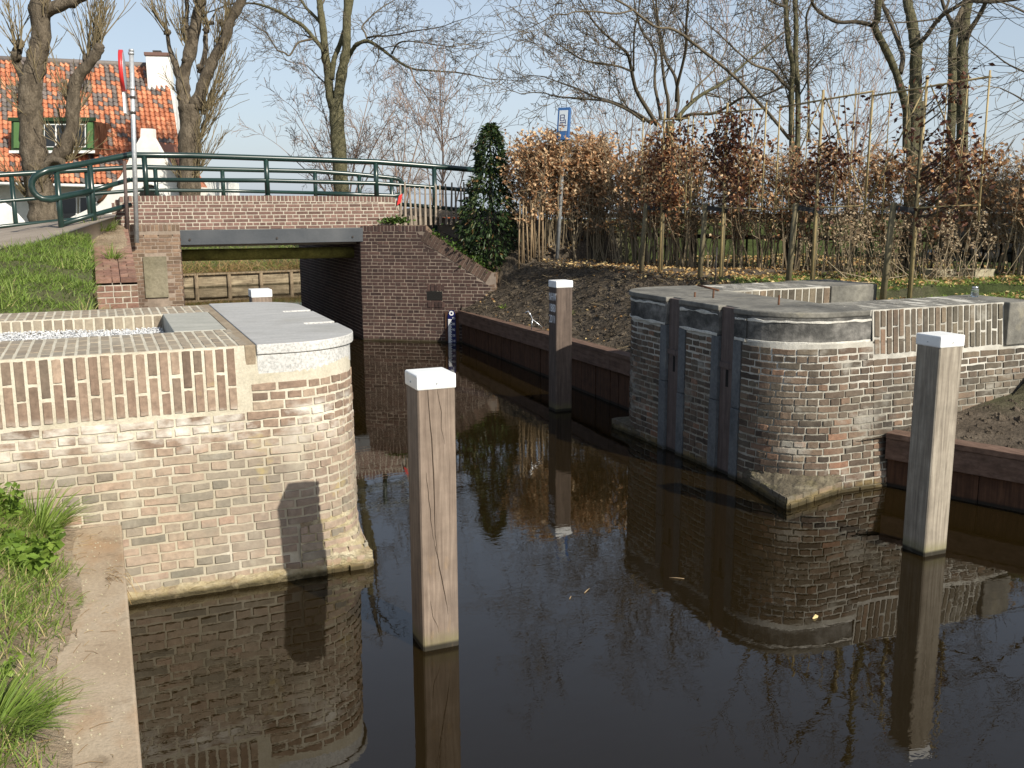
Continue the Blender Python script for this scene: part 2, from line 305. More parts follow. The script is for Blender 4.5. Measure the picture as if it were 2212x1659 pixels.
M['trough'] = pbr('trough', [(.3, (.30, .26, .17)), (.7, (.42, .38, .27))], ns=6, var=.25, vs=25, rough=.9, bump=(40, .5))
M['truck'] = pbr('truck', [(.3, (.010, .011, .013)), (.7, (.018, .020, .023))], ns=2, var=.1, rough=.4, spec=.5)
M['tyre'] = pbr('tyre', [(.3, (.035, .034, .033)), (.7, (.06, .058, .055))], ns=8, var=.2, rough=.9)
M['silver'] = pbr('silver', [(0, (.5, .52, .54)), (1, (.6, .62, .64))], var=.05, rough=.25, metal=.8)
M['clear'] = pbr('clear', [(0, (.62, .70, .72)), (1, (.66, .74, .76))], var=0, rough=.08, spec=.6)
b_ = M['clear'].node_tree.nodes['Principled BSDF']; b_.inputs['Transmission Weight'].default_value = .9; b_.inputs['IOR'].default_value = 1.3
M['hydrangea'] = pbr('hydrangea', [(0, (.15, .10, .06)), (.5, (.28, .205, .125)), (1, (.46, .375, .25))], 'tone', var=.15, rough=.85, transl=.15)
M['crack'] = pbr('crack', [(0, (.03, .02, .014)), (1, (.045, .03, .02))], var=0, rough=.95)
M['brick_pile'] = pbr('brick_pile', [(0, (.25, .055, .02)), (1, (.42, .11, .04))], 'tone', var=.2, rough=.85)

def water_mat():
    k = NT('water'); b = k.b
    b.inputs['Base Color'].default_value = (.0115, .0073, .0022, 1); b.inputs['Roughness'].default_value = .012; b.inputs['IOR'].default_value = 1.47
    v = k.pos((1, 1, 1)); n1 = k.noise(v, 1.1, 2, .5); n2 = k.noise(k.pos((1.0, 1.6, 1)), 7.5, 3, .55, .4)
    mask = k.ramp(k.noise(v, .55, 2, .5), [(.38, .12), (.62, 1.0)])
    h = k.math('ADD', k.math('MULTIPLY', n1, .9), k.math('MULTIPLY', k.math('MULTIPLY', n2, mask), .32))
    k.bump(h, .040, .06); return k.mat
M['water'] = water_mat()

# ------------------------------------------------------------------ brickwork
class Path:
    """plan polyline; walking along it the outer face is on the right"""
    def __init__(s, *items):
        P = []
        for it in items:
            if it[0] == 'p': P.append((it[1], it[2]))
            else:
                _, cx, cy, r, a0, a1 = it; n = 14
                for i in range(n + 1):
                    a = rad(a0 + (a1 - a0) * i / n); P.append((cx + r * math.cos(a), cy + r * math.sin(a)))
        Q = [P[0]]
        for p in P[1:]:
            if math.hypot(p[0] - Q[-1][0], p[1] - Q[-1][1]) > 1e-4: Q.append(p)
        s.P = Q; s.S = [0.0]
        for a, b in zip(Q, Q[1:]): s.S.append(s.S[-1] + math.hypot(b[0] - a[0], b[1] - a[1]))
        seg = []
        for a, b in zip(Q, Q[1:]):
            l = math.hypot(b[0] - a[0], b[1] - a[1]); seg.append(((b[1] - a[1]) / l, -(b[0] - a[0]) / l))
        s.seg = seg; s.L = s.S[-1]
    def at(s, t):
        t = min(max(t, 0), s.L - 1e-7); i = 0
        lo, hi = 0, len(s.S) - 1
        while hi - lo > 1:
            m = (lo + hi) // 2
            if s.S[m] <= t: lo = m
            else: hi = m
        i = lo; f = (t - s.S[i]) / (s.S[i + 1] - s.S[i]); a, b = s.P[i], s.P[i + 1]
        n0 = s.seg[i]; n1 = s.seg[min(i + 1, len(s.seg) - 1)]; n2 = s.seg[max(i - 1, 0)]
        dot = n0[0] * n1[0] + n0[1] * n1[1]; dot2 = n0[0] * n2[0] + n0[1] * n2[1]
        nx, ny = n0
        if f > .5 and dot > .9: nx, ny = nx * (1.5 - f) + n1[0] * (f - .5), ny * (1.5 - f) + n1[1] * (f - .5)
        elif f < .5 and dot2 > .9: nx, ny = nx * (.5 + f) + n2[0] * (.5 - f), ny * (.5 + f) + n2[1] * (.5 - f)
        l = math.hypot(nx, ny); return a[0] + (b[0] - a[0]) * f, a[1] + (b[1] - a[1]) * f, nx / l, ny / l
    def s_near(s, x, y):
        best = min(range(400), key=lambda i: (s.at(s.L * i / 399)[0] - x) ** 2 + (s.at(s.L * i / 399)[1] - y) ** 2); return s.L * best / 399
    def curved(s, t):
        a, b = s.at(t - .05), s.at(t + .05); return a[2] * b[2] + a[3] * b[3] < .995

def pt(path, s, out, z, batter):
    x, y, nx, ny = path.at(s); o = out - batter * z * max(0, -ny); return (x + nx * o, y + ny * o, z)

def brick(mb, path, sa, sb, za, zb, rng, tone, batter=0.0, proud=.006, jit=.003, m=0, cut=None):
    n = 3 if path.curved((sa + sb) / 2) else (3 if (sb - sa) > .15 and jit > .002 else 1 + (jit > .002))
    rows = []; p = proud + rng.uniform(-.4, .5) * proud; ch = .004
    jz = [rng.uniform(-jit, jit) for _ in range(2)]
    for i in range(n + 1):
        f = i / n; s = sa + (sb - sa) * f
        e = ch if i == 0 else (-ch if i == n else 0)
        j1, j2 = rng.uniform(-jit, jit), rng.uniform(-jit, jit)
        pp = p * (1 + .25 * rng.uniform(-1, 1))
        z0, z1 = za + jz[0] + j1, zb + jz[1] + j2
        if cut is not None: z1 = min(z1, cut(s)); z0 = min(z0, z1)
        rows.append((pt(path, s, -.004, z0, batter), pt(path, s + e, pp, z0 + ch, batter), pt(path, s + e, pp, z1 - ch, batter), pt(path, s, -.004, z1, batter)))
    b = mb.add(*[q for r in rows for q in r])
    for i in range(n):
        a, c = b + 4 * i, b + 4 * i + 4
        for k in range(3): mb.face((a + k, c + k, c + k + 1, a + k + 1), tone, m)
    mb.face((b, b + 1, b + 2, b + 3), tone, m); e = b + 4 * n; mb.face((e + 3, e + 2, e + 1, e), tone, m)

def mortar(mb, path, s0, s1, z0, z1, batter=0.0, m=1, top=None, dz=None):
    n = max(1, int((s1 - s0) / .06)); prev = None
    for i in range(n + 1):
        s = s0 + (s1 - s0) * i / n; zt = z1 if top is None else top(s)
        a = mb.add(pt(path, s, 0, z0, batter), pt(path, s, 0, zt, batter))
        if prev is not None: mb.face((prev, a, a + 1, prev + 1), (.5, 0, 0), m)
        prev = a

def courses(mb, path, s0, s1, z0, z1, rng, tonef, batter=0.0, pitch=.062, joint=.012, proud=.006, jit=.003, top=None, headers=None, k0=0, skip=None):
    z = z0; k = k0
    while z + pitch * .6 < z1:
        zb = z + pitch - joint
        s = s0 - (.055 if k % 4 == 2 else .0) - (.11 if k % 2 and k % 4 == 1 else 0); first = True
        while s < s1 - .02:
            hd = (k % 2 == 1) or (headers and headers(s + .05))
            L = .10 if hd else .21
            if not (k % 2) and rng.random() < .07: L = .10
            L *= rng.uniform(.96, 1.04)
            a, b = max(s, s0), min(s + L, s1)
            if b - a > .02 and not (skip and skip((a + b) / 2, z)):
                if top is None: brick(mb, path, a, b, z, zb, rng, tonef(rng, (a + b) / 2, z), batter, proud, jit)
                elif top((a + b) / 2) - z > .015: brick(mb, path, a, b, z, zb, rng, tonef(rng, (a + b) / 2, z), batter, proud, jit, cut=lambda q: top(q))
            s += L + joint * rng.uniform(.8, 1.3)
        z += pitch; k += 1

def soldiers(mb, path, s0, s1, z0, z1, rng, tonef, batter=0.0, pitch=.070, joint=.014, proud=.006, jit=.003, split=True):
    n = max(1, round((s1 - s0) / pitch)); pitch = (s1 - s0) / n; H = z1 - z0
    for i in range(n):
        a, b = s0 + i * pitch + joint / 2, s0 + (i + 1) * pitch - joint / 2
        if not split: brick(mb, path, a, b, z0, z1, rng, tonef(rng, a, z1), batter, proud, jit); continue
        zs = z0 + H * ((.62 if i % 2 else .37) + rng.uniform(-.02, .02))
        brick(mb, path, a, b, z0, zs - joint / 2, rng, tonef(rng, a, z0), batter, proud, jit)
        brick(mb, path, a, b, zs + joint / 2, z1, rng, tonef(rng, a, z1), batter, proud, jit)

def flat_bricks(mb, x0, x1, y0, y1, z, rng, tonef, pitch=.070, joint=.012, lens=(.21, .10), proud=.003, jit=.002):
    n = max(1, round((x1 - x0) / pitch)); pitch = (x1 - x0) / n
    for i in range(n):
        y = y0 - (.0 if i % 2 else .105)
        while y < y1 - .02:
            L = lens[0] * rng.uniform(.96, 1.03); a, b = max(y, y0), min(y + L, y1)
            if b - a > .025:
                t = tonef(rng, 0, z); q = lambda: rng.uniform(-jit, jit); h = z + proud * rng.uniform(.2, 1.2); xa, xb = x0 + i * pitch + joint / 2, x0 + (i + 1) * pitch - joint / 2
                mb.hexa([(xa, a, z - .01), (xb, a, z - .01), (xb, b, z - .01), (xa, b, z - .01),
                         (xa + .004 + q(), a + .004 + q(), h), (xb - .004 + q(), a + .004 + q(), h), (xb - .004 + q(), b - .004 + q(), h), (xa + .004 + q(), b - .004 + q(), h)], t)
            y += L + joint

# ================================================================== THE LOCK: old masonry heads either side of the canal
R1 = random.Random(11)
BAT = .063
# ---- pale (restored) head, left of the water
TOPL = 1.60
lp = empty('lock_pier', (1.0, 7.8, 0), 'pale restored brick lock head with grey stone slab and a gravel strip on top', 'lock pier', 'brick lock heads facing each other')
lpath = Path(('p', -1.9, 6.32), ('p', 1.12, 6.32), ('a', 1.12, 6.82, .5, -90, 0), ('p', 1.62, 6.82), ('p', 1.62, 8.85), ('a', 1.20, 8.85, .42, 0, 90), ('p', 1.20, 9.27), ('p', -1.9, 9.27))
s_front_end = 1.9 + .86
def tl(rng, s, z):
    u = s - 1.9
    w = sstep(1.02, .80, z) * sstep(1.15, .55, u + .55 * nz(s, z, 0, 1.7)) if s < 3.3 else sstep(.95, .55, z) * .55
    w = min(1, max(0, w + rng.uniform(-.3, .3) * (0 < w < 1)))
    return (min(1, max(0, rng.gauss(.5, .24))), w, 0)
mb = MB()
mortar(mb, lpath, 0, lpath.L, -.6, TOPL - .003, BAT)
s_f0, s_f1 = 1.9 + 1.12, 1.9 + 1.12 + .785
infoot = lambda s, z: s_f0 - .02 < s < s_f1 + .02 and z < .34
courses(mb, lpath, 0, lpath.L - 2.4, -.005, 1.172, R1, tl, BAT, headers=lambda s: s > s_front_end + .3, skip=infoot, proud=.008, jit=.0042)
courses(mb, lpath, s_front_end, lpath.L - 2.4, 1.173, 1.39, R1, tl, BAT, headers=lambda s: s > s_front_end + .3)
mb.build('brick_wall', [M['brick_pale'], M['mortar_pale']], lp)
mb = MB()
soldiers(mb, lpath, 0, s_front_end - .085, 1.19, 1.587, R1, lambda r, s, z: (min(1, max(0, r.gauss(.42, .2))), .25 * (r.random() < .3), 0), BAT, .069, .016, .007)
mb.build('soldier_course', [M['brick_pale'], M['mortar_pale']], lp)
mb = MB()
tt = lambda r, s, z: (r.uniform(.4, 1), r.uniform(.6, 1), 0)
vf = 6.32 + BAT * TOPL
mb.box(-1.9, .895, vf + .004, 7.335, 1.45, TOPL - .001, m=1)
mb.box(-1.9, .895, 8.62, 9.268, 1.42, TOPL - .001, m=1)
flat_bricks(mb, -1.9, .86, vf + .012, 7.33, TOPL, R1, tt, .069)
flat_bricks(mb, -1.9, .86, 8.63, 9.26, TOPL, R1, tt, .069)
inner = Path(('p', -1.9, 8.615), ('p', .455, 8.615))
mortar(mb, inner, 0, inner.L, 1.42, 1.598)
soldiers(mb, inner, 0, inner.L, 1.44, 1.592, R1, lambda r, s, z: (r.random(), .2 + .5 * (s < 1.4), 0), 0, .075, .014, .006, split=False)
mb.build('coping_bricks', [M['brick_top'], M['mortar_pale']], lp)
def arc(cx, cy, r, a0, a1, n=14): return [(cx + r * math.cos(rad(a0 + (a1 - a0) * i / n)), cy + r * math.sin(rad(a0 + (a1 - a0) * i / n))) for i in range(n + 1)]
def slab_left(o):
    f = vf - o
    return [(.905, f)] + arc(1.12, f + .52 + o, .52 + o, -90, 0) + [(1.64 + o, 7.36), (1.42, 7.36), (1.42, 7.47), (1.64 + o, 7.47), (1.64 + o, 8.28), (1.42, 8.28), (1.42, 8.39), (1.64 + o, 8.39)] + arc(1.20, 8.85, .44 + o, 0, 90) + [(.905, 9.29 + o)]
mb = MB(); mb.prism(slab_left(.022), TOPL - .062, TOPL + .006); mb.m = [0, 0] + [1] * (len(mb.f) - 2); mb.build('top_slab', [M['bluestone'], M['granite']], lp, .006)
mb = MB()
for (y0, y1) in ((7.365, 7.465), (8.285, 8.385)):
    mb = MB(); mb.box(1.425, 1.62, y0, y1, TOPL - .2, TOPL - .045); mb.build('groove_floor', M['bluestone'], lp)
mb = MB(); mb.prism([(.905, vf - .012)] + arc(1.12, vf + .5, .512, -90, 0) + [(1.632, 7.355), (1.632, 8.85)] + arc(1.20, 8.85, .432, 0, 90) + [(.905, 9.282)], 1.395, TOPL - .066)
mb.build('stone_band', M['granite'], lp, .006)
mb = MB(); mb.prism([(.83, vf - .008), (.90, vf - .008), (.90, 9.27), (.83, 9.27)], 1.24, TOPL + .003); mb.build('edge_stone', M['edge'], lp, .006)
mb = MB(); mb.box(.46, .826, 7.34, 8.61, 1.36, TOPL + .004); mb.build('cover_plate', M['plate'], lp, .006)
mb = MB()   # flared footing: the rounded corner becomes a square one at the waterline
def foot(mb, cx, cy, r, corner, levels, rng):
    n = 28; prev = None
    for (z, f, off) in levels:
        ring = []
        for i in range(n + 1):
            t = i / n; a = rad(corner[2] + 90 * t)
            cu = (cx + (r + off) * math.cos(a), cy + (r + off) * math.sin(a))
            # square version
            c0 = (cx + (r + off) * math.cos(rad(corner[2])), cy + (r + off) * math.sin(rad(corner[2])))
            c1 = (cx + (r + off) * math.cos(rad(corner[2] + 90)), cy + (r + off) * math.sin(rad(corner[2] + 90)))
            k = (corner[0], corner[1])
            sq = (c0[0] + (k[0] - c0[0]) * min(1, 2 * t), c0[1] + (k[1] - c0[1]) * min(1, 2 * t)) if t <= .5 else (k[0] + (c1[0] - k[0]) * (2 * t - 1), k[1] + (c1[1] - k[1]) * (2 * t - 1))
            jx = rng.uniform(-.008, .008)
            ring.append((cu[0] * (1 - f) + sq[0] * f + jx, cu[1] * (1 - f) + sq[1] * f + jx, z + rng.uniform(-.006, .006) * (f < 1)))
        b = mb.add(*ring)
        if prev is not None:
            for i in range(n): mb.face((prev + i, prev + i + 1, b + i + 1, b + i), (.5, 0, 0), 0)
        prev = b
def foot_bricks(mb, cx, cy, r, corner, prof, rng, ztop, tonef):
    z = -.01; k = 0
    c0 = (cx + r * math.cos(rad(corner[2])), cy + r * math.sin(rad(corner[2]))); c1 = (cx + r * math.cos(rad(corner[2] + 90)), cy + r * math.sin(rad(corner[2] + 90)))
    while z < ztop - .03:
        f = lerp_tab([(a, b) for a, b, c in prof], z + .03); off = lerp_tab([(a, c) for a, b, c in prof], z + .03); ring = []
        for i in range(25):
            t = i / 24; a = rad(corner[2] + 90 * t); q = (cx + r * math.cos(a), cy + r * math.sin(a))
            sq = (c0[0] + (corner[0] - c0[0]) * 2 * t, c0[1] + (corner[1] - c0[1]) * 2 * t) if t <= .5 else (corner[0] + (c1[0] - corner[0]) * (2 * t - 1), corner[1] + (c1[1] - corner[1]) * (2 * t - 1))
            ring.append((q[0] * (1 - f) + sq[0] * f, q[1] * (1 - f) + sq[1] * f))
        P = Path(*[('p', *p) for p in ring]); s = -.05 * (k % 2)
        while s < P.L - .01:
            L = rng.choice((.10, .10, .20)); a, b = max(s, .0), min(s + L, P.L)
            if b - a > .02: brick(mb, P, a, b, z, z + .05, rng, tonef(rng), 0, off + .004, .004, 1)
            s += L + .012
        z += .062; k += 1
foot(mb, 1.12, 6.82, .5, (1.61, 6.31, -90), [(-.5, 1.0, .012), (.0, 1.0, .008), (.12, 1.0, .0), (.135, .85, .0), (.2, .45, -.004), (.27, .2, -.006), (.35, .04, -.010), (.40, .0, -.03)], R1)
foot_bricks(mb, 1.12, 6.82, .5, (1.61, 6.31, -90), [(0, 1.0, .012), (.13, .85, .004), (.2, .45, .0), (.27, .2, -.002), (.35, .04, -.006)], R1, .35, lambda r: (min(1, max(0, r.gauss(.6, .25))), r.uniform(.5, 1), 0))
mb.build('footing', [M['rubble'], M['brick_pale']], lp)
mb = MB()
for (z0, za) in ((.02, 0),):
    pl = Path(('p', 0.0, 6.292), ('p', 1.28, 6.292))
    n = 22; prev = None
    for (z, o) in ((-.5, .015), (.03, .012), (.055, .004), (.075, -.03)):
        ring = [pt(pl, pl.L * i / n, o + R1.uniform(-.006, .006), z + R1.uniform(-.012, .012), 0) for i in range(n + 1)]
        b = mb.add(*ring)
        if prev is not None:
            for i in range(n): mb.face((prev + i, prev + i + 1, b + i + 1, b + i))
        prev = b
mb.build('footing_ledge', M['rubble'], lp)
# gravel (countless pebbles)
mb = MB(); mb.box(-1.9, .455, 7.34, 8.61, 1.30, 1.478, m=1)
RG = random.Random(5)
for i in range(7000):
    x, y = RG.uniform(-1.3, .445), 7.36 + 1.24 * RG.random() ** .8; r = RG.uniform(.0045, .011); z = 1.476 + RG.uniform(0, .022) + .02 * sstep(.2, -.6, x)
    q = [V((r * RG.uniform(.7, 1.3), 0, 0)), V((0, r * RG.uniform(.7, 1.3), 0)), V((-r, 0, 0)), V((0, -r, 0)), V((0, 0, r * RG.uniform(.5, .9))), V((0, 0, -r * .6))]
    R_ = Matrix.Rotation(RG.uniform(0, 6.28), 3, 'Z') @ Matrix.Rotation(RG.uniform(-.8, .8), 3, 'X')
    b = mb.add(*[R_ @ p + V((x, y, z)) for p in q]); t = (min(1, max(0, RG.gauss(.6, .28))), 0, 0)
    for f in ((0, 1, 4), (1, 2, 4), (2, 3, 4), (3, 0, 4), (1, 0, 5), (2, 1, 5), (3, 2, 5), (0, 3, 5)): mb.face(tuple(b + k for k in f), t, 0)
tag(mb.build('gravel', [M['gravel'], M['gravel_bed']]), 'white gravel bed in the top of the pale lock head', 'gravel', kind='stuff')

# ---- weathered head, right of the water
TOPR = 1.575; BR = .095
rp = empty('lock_pier', (6.4, 7.9, 0), 'weathered dark brick lock head with wooden sluice boards in its side', 'lock pier', 'brick lock heads facing each other')
rpath = Path(('p', 6.2, 9.40), ('a', 5.74, 8.90, .50, 90, 180), ('p', 5.24, 8.90), ('p', 5.24, 6.98), ('a', 5.84, 6.98, .60, 180, 270), ('p', 5.84, 6.38), ('p', 8.13, 6.38))
def srp(v): return rpath.s_near(5.24, v)
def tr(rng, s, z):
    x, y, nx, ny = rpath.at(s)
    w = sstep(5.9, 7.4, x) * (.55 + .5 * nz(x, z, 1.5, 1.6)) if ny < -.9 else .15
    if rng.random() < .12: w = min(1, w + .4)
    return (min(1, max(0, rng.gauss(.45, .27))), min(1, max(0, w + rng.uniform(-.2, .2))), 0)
cuts = [(8.09, 8.31), (7.19, 7.41)]
mb = MB()
ss = [(.0, srp(8.43)), (srp(7.97), srp(7.53)), (srp(7.07), rpath.L)]
s_sold = rpath.s_near(6.2, 6.38)
for i, (a, b) in enumerate(ss):
    mortar(mb, rpath, a, b, -.6, 1.40 if i < 2 else 1.30, BR)
    courses(mb, rpath, a, b if i < 2 else s_sold, -.03, 1.30, R1, tr, BR, headers=(lambda s: True) if i == 1 else (lambda s: s < 2.2), proud=.008, jit=.004, joint=.013)
courses(mb, rpath, s_sold, rpath.L, -.03, 1.165, R1, tr, BR, proud=.008, jit=.004, joint=.013)
mortar(mb, rpath, s_sold, rpath.L, 1.28, TOPR - .002, BR)
mb.build('brick_wall', [M['brick_old'], M['mortar_old']], rp)
mb = MB(); s_blk = rpath.s_near(7.80, 6.38)
soldiers(mb, rpath, s_sold + .01, s_blk - .01, 1.18, TOPR - .012, R1, lambda r, s, z: (r.random(), .35 + .55 * sstep(0, 1.2, s - s_sold) + r.uniform(-.2, .1), 0), BR, .072, .015, .007, .004)
mb.build('soldier_course', [M['brick_old'], M['mortar_old']], rp)
vfr = 6.38 + BR * TOPR
def slab_right(o):
    f = vfr - o
    out = [(6.19, 9.42 + o)] + [(x, y) for (x, y) in arc(5.74, 8.92, .52 + o, 90, 180)]
    for a, b in cuts: out += [(5.22 - o, b + .004), (5.30, b + .004), (5.30, a - .004), (5.22 - o, a - .004)]
    return out + arc(5.84, f + .62 + o, .62 + o, 180, 270) + [(6.19, f)]
mb = MB(); mb.prism(slab_right(.006)[::1], TOPR - .052, TOPR); mb.build('capstone', M['capstone_old'], rp, .012)
def band(mb, o, z0, z1, batter=0.0):
    segs = [[(6.195, 9.40 + o)] + arc(5.74, 8.90, .50 + o, 90, 180) + [(5.24 - o, 8.315), (5.5, 8.315), (6.195, 8.6)],
            [(5.24 - o, 8.085), (5.24 - o, 7.415), (5.5, 7.415), (5.5, 8.085)],
            [(5.24 - o, 7.185), (5.24 - o, 7.0)] + arc(5.84, vfr + .60, .60 + o, 180, 270)[1:] + [(6.195, vfr - o), (6.195, 7.185)]]
    for p in segs: mb.prism(p, z0, z1)
mb = MB(); band(mb, .012, 1.300, TOPR - .0535); mb.build('stone_band', M['band_old'], rp, .006)
band_path = Path(('p', 6.19, 9.42), ('a', 5.74, 8.90, .515, 90, 180), ('p', 5.225, 8.90), ('p', 5.225, 7.0), ('a', 5.84, vfr + .60, .615, 180, 270), ('p', 6.19, vfr - .015))
def ribbon(zf, hf, skip):
    mb = MB(); prev = None; n = 260
    for i in range(n + 1):
        q = band_path.L * i / n; x, y, nx, ny = band_path.at(q)
        if nx < -.98 and any(a_ - .01 < y < b_ + .01 for a_, b_ in cuts):
            if mb.v: mb.build('lime_joint', M['lime'], rp); mb = MB()
            prev = None; continue
        z, h = zf(q), max(.002, hf(q)); b = mb.add((x + nx * .0, y + ny * .0, z - h), (x + nx * .004, y + ny * .004, z - h * .7), (x + nx * .004, y + ny * .004, z + h * .7), (x, y, z + h))
        if prev is not None:
            for k in range(3): mb.face((prev + k, b + k, b + k + 1, prev + k + 1))
        prev = b
    mb.build('lime_joint', M['lime'], rp)
ribbon(lambda q: 1.487 + .022 * nz(q, 0, 0, 2.2) + .010 * nz(q, 3, 0, 11), lambda q: .010 + .016 * nz(q, 9, 0, 5), None)
ribbon(lambda q: 1.302 + .006 * nz(q, 1, 0, 6), lambda q: .014 + .014 * nz(q, 5, 0, 6), None)
mb = MB()
for a, b in cuts:
    for (y0, y1, zt) in ((b + .002, b + .118, 1.294), (a - .118, a - .002, 1.294)):
        mb.box(5.222, 5.45, y0, y1, -.6, .62 + R1.uniform(-.1, .1)); zz = mb.v[-1][2]; mb.box(5.226, 5.45, y0 + .001, y1 - .001, zz + .006, zt)
mb.build('stone_guide', M['slate_strip'], rp, .004)
for a, b in cuts:
    mb = MB(); mb.box(5.255, 5.33, a + .003, b - .003, -.6, TOPR - .012); bo = mb.build('sluice_board', M['board_wood'], rp, .003)
    mb = MB(); mb.box(5.240, 5.254, a + .004, b - .004, 1.005, 1.055); mb.build('cleat', M['board_wood'], bo)
    mb = MB(); mb.box(5.2535, 5.2545, (a + b) / 2 - .022, (a + b) / 2 + .018, .83, .99); mb.build('lifting_slot', M['dark_in'], bo)
mb = MB(); tt = lambda r, s, z: (r.random(), r.uniform(.5, 1), 0)
mb.box(6.195, 8.12, vfr + .006, 7.2, .4, TOPR - .003, m=1); mb.box(6.195, 8.2, 8.62, 9.40, .4, TOPR - .003, m=1)
mb.box(5.5, 6.194, 6.9, 9.0, .3, 1.52, m=1)
mb.build('core', [M['mortar_old'], M['mortar_old']], rp)
mb = MB()
flat_bricks(mb, 6.197, 7.79, vfr + .012, 7.19, TOPR - .004, R1, tt, .072); mb.build('coping_bricks', [M['capstone_old'], M['mortar_old']], rp); mb = MB(); flat_bricks(mb, 6.197, 7.55, 8.63, 9.39, TOPR - .004, R1, tt, .072)
mb.build('coping_bricks', [M['capstone_old'], M['mortar_old']], rp); mb = MB()
inner = Path(('p', 6.197, 8.612), ('p', 7.55, 8.612)); mortar(mb, inner, 0, inner.L, 1.1, TOPR - .006)
soldiers(mb, inner, 0, inner.L, 1.16, TOPR - .014, R1, lambda r, s, z: (r.random(), r.uniform(.6, 1), 0), 0, .10, .012, .006, split=False)
mb.build('soldier_course', [M['brick_old'], M['mortar_old']], rp)
mb = MB(); mb.box(7.80, 8.16, 6.462, 7.21, 1.17, TOPR + .002); mb.build('end_stone', M['capstone_old'], rp, .012)
mb = MB(); mb.box(7.555, 8.22, 8.59, 9.42, 1.1, TOPR + .004); mb.build('end_stone', M['capstone_old'], rp, .012)
mb = MB()
PF = [(-.5, 1.0, .012), (.0, 1.0, .010), (.10, 1.0, .006), (.112, .80, .0), (.125, .35, -.004), (.14, .1, -.010), (.18, .0, -.03)]
tf = lambda r: (min(1, max(0, r.gauss(.5, .25))), r.uniform(.5, 1), 0)
for (cx, cy, r, cn) in ((5.84, 6.98, .60, (5.09, 6.18, 180)), (5.74, 8.90, .50, (5.23, 9.42, 90))):
    mb = MB(); foot(mb, cx, cy, r, cn, PF, R1); foot_bricks(mb, cx, cy, r, cn, [(0, 1.0, .004), (.2, 1.0, .002)], R1, .12, tf)
    mb.build('footing', [M['rubble_old'], M['brick_old']], rp)
for (x, y, h) in ((5.47, 8.19, .05), (5.58, 8.03, .08), (5.74, 7.22, .09)):
    mb = MB(); mb.tube([(x, y, TOPR - .05), (x + .004, y, TOPR + h)], [.010, .010], 8); mb.build('iron_pin', M['rust'], rp)
mb = MB(); mb.tube([(6.06, 8.62, TOPR + .012), (5.98, 8.90, TOPR + .05)], [.012, .012], 6)
tag(mb.build('iron_bar', M['rust']), 'short rusty iron bar lying slanted across the weathered capstone', 'bar')

# ================================================================== mooring posts
PA, PH = .215, 1.515
def mooring_post(x, y, wood_m, label, cracks=True, ang=0.0):
    t = empty('mooring_post', (x, y, 0), label, 'post', 'white capped mooring posts in the water', ang)
    mb = MB(); a = PA / 2; c = .008
    poly = [(x - a, y - a + c), (x - a + c, y - a), (x + a - c, y - a), (x + a, y - a + c), (x + a, y + a - c), (x + a - c, y + a), (x - a + c, y + a), (x - a, y + a - c)]
    mb.prism(poly, -.9, PH); mb.build('timber', wood_m, t)
    mb = MB(); a2 = a + .006; zt = PH + .080
    n0 = [(x + sx * a2, y + sy * a2) for sx, sy in ((-1, -1), (1, -1), (1, 1), (-1, 1))]
    mb.prism(n0, PH - .004, zt); cap = mb.build('cap', M['white'], t, .010)
    for (sx, sy) in ((0, -1), (-1, 0)):
        mb = MB(); q = V((x + sx * a2, y + sy * a2, PH + .03)); mb.tube([q - V((sx, sy, 0)) * .002, q + V((sx, sy, 0)) * .004], [.006, .005], 8); mb.build('screw', M['galv'], cap)
    if cracks:
        rng = random.Random(int(x * 100)); mb = MB()
        for (u0, z0, z1, w) in ((-.055, PH, .55, .0030), (-.075, 1.05, .62, .0018), (.005, PH, 1.2, .0014), (-.03, .62, .2, .0026), (-.06, .3, .1, .0014)):
            pts = []; u = u0; n = 14
            for i in range(n + 1):
                f = i / n; z = z0 + (z1 - z0) * f; u += (.05 / n if u0 < 0 else 0.002) + rng.uniform(-.004, .004)
                pts.append((x + u, y - a - .0012, z, w * math.sin(math.pi * (.15 + .8 * f))))
            mb = MB()
            for p, q in zip(pts, pts[1:]): mb.quad((p[0] - p[3], p[1], p[2]), (p[0] + p[3], p[1], p[2]), (q[0] + q[3], q[1], q[2]), (q[0] - q[3], q[1], q[2]))
            mb.build('crack', M['crack'], t)

    return t
mooring_post(1.637, 5.015, M['post_wood'], 'pinkish brown mooring post with a long crack, standing nearest in mid water')
mooring_post(5.39, 5.005, M['post_cream'], 'streaked cream mooring post beside the weathered lock head, dark on one face', False)
mp = mooring_post(5.11, 10.52, M['post_dark'], 'mooring post with lettering NHW 1880 2011 down its shaded face', False)
mooring_post(1.605, 10.86, M['post_wood'], 'mooring post mostly hidden behind the pale lock head, only its white cap showing', False)
def text_obj(name, body, size, loc, rot, mat, parent=None, sx=1.0, extrude=.001):
    cu = bpy.data.curves.new(name, 'FONT'); cu.body = body; cu.size = size; cu.align_x = 'CENTER'; cu.align_y = 'CENTER'; cu.extrude = extrude; cu.offset = 0
    o = bpy.data.objects.new(name, cu); C.objects.link(o); o.location = loc; o.rotation_euler = rot; o.scale = (sx, 1, 1); cu.materials.append(mat)
    dg = bpy.context.evaluated_depsgraph_get(); me = bpy.data.meshes.new_from_object(o.evaluated_get(dg)); me.materials.clear(); me.materials.append(mat)
    m = bpy.data.objects.new(name, me); C.objects.link(m); m.location = loc; m.rotation_euler = rot; m.scale = (sx, 1, 1)
    bpy.data.objects.remove(o)
    if parent is not None: m.parent = parent; m.matrix_parent_inverse = parent.matrix_basis.inverted()
    return m
for i, w in enumerate(('NHW', '1880', '2011')):
    text_obj('inscription', w, .135, (5.11 - PA / 2 - .002, 10.52, PH - .12 - .135 * i), (rad(90), 0, rad(-90)), M['letter_white'], mp, .64 if i else .58)

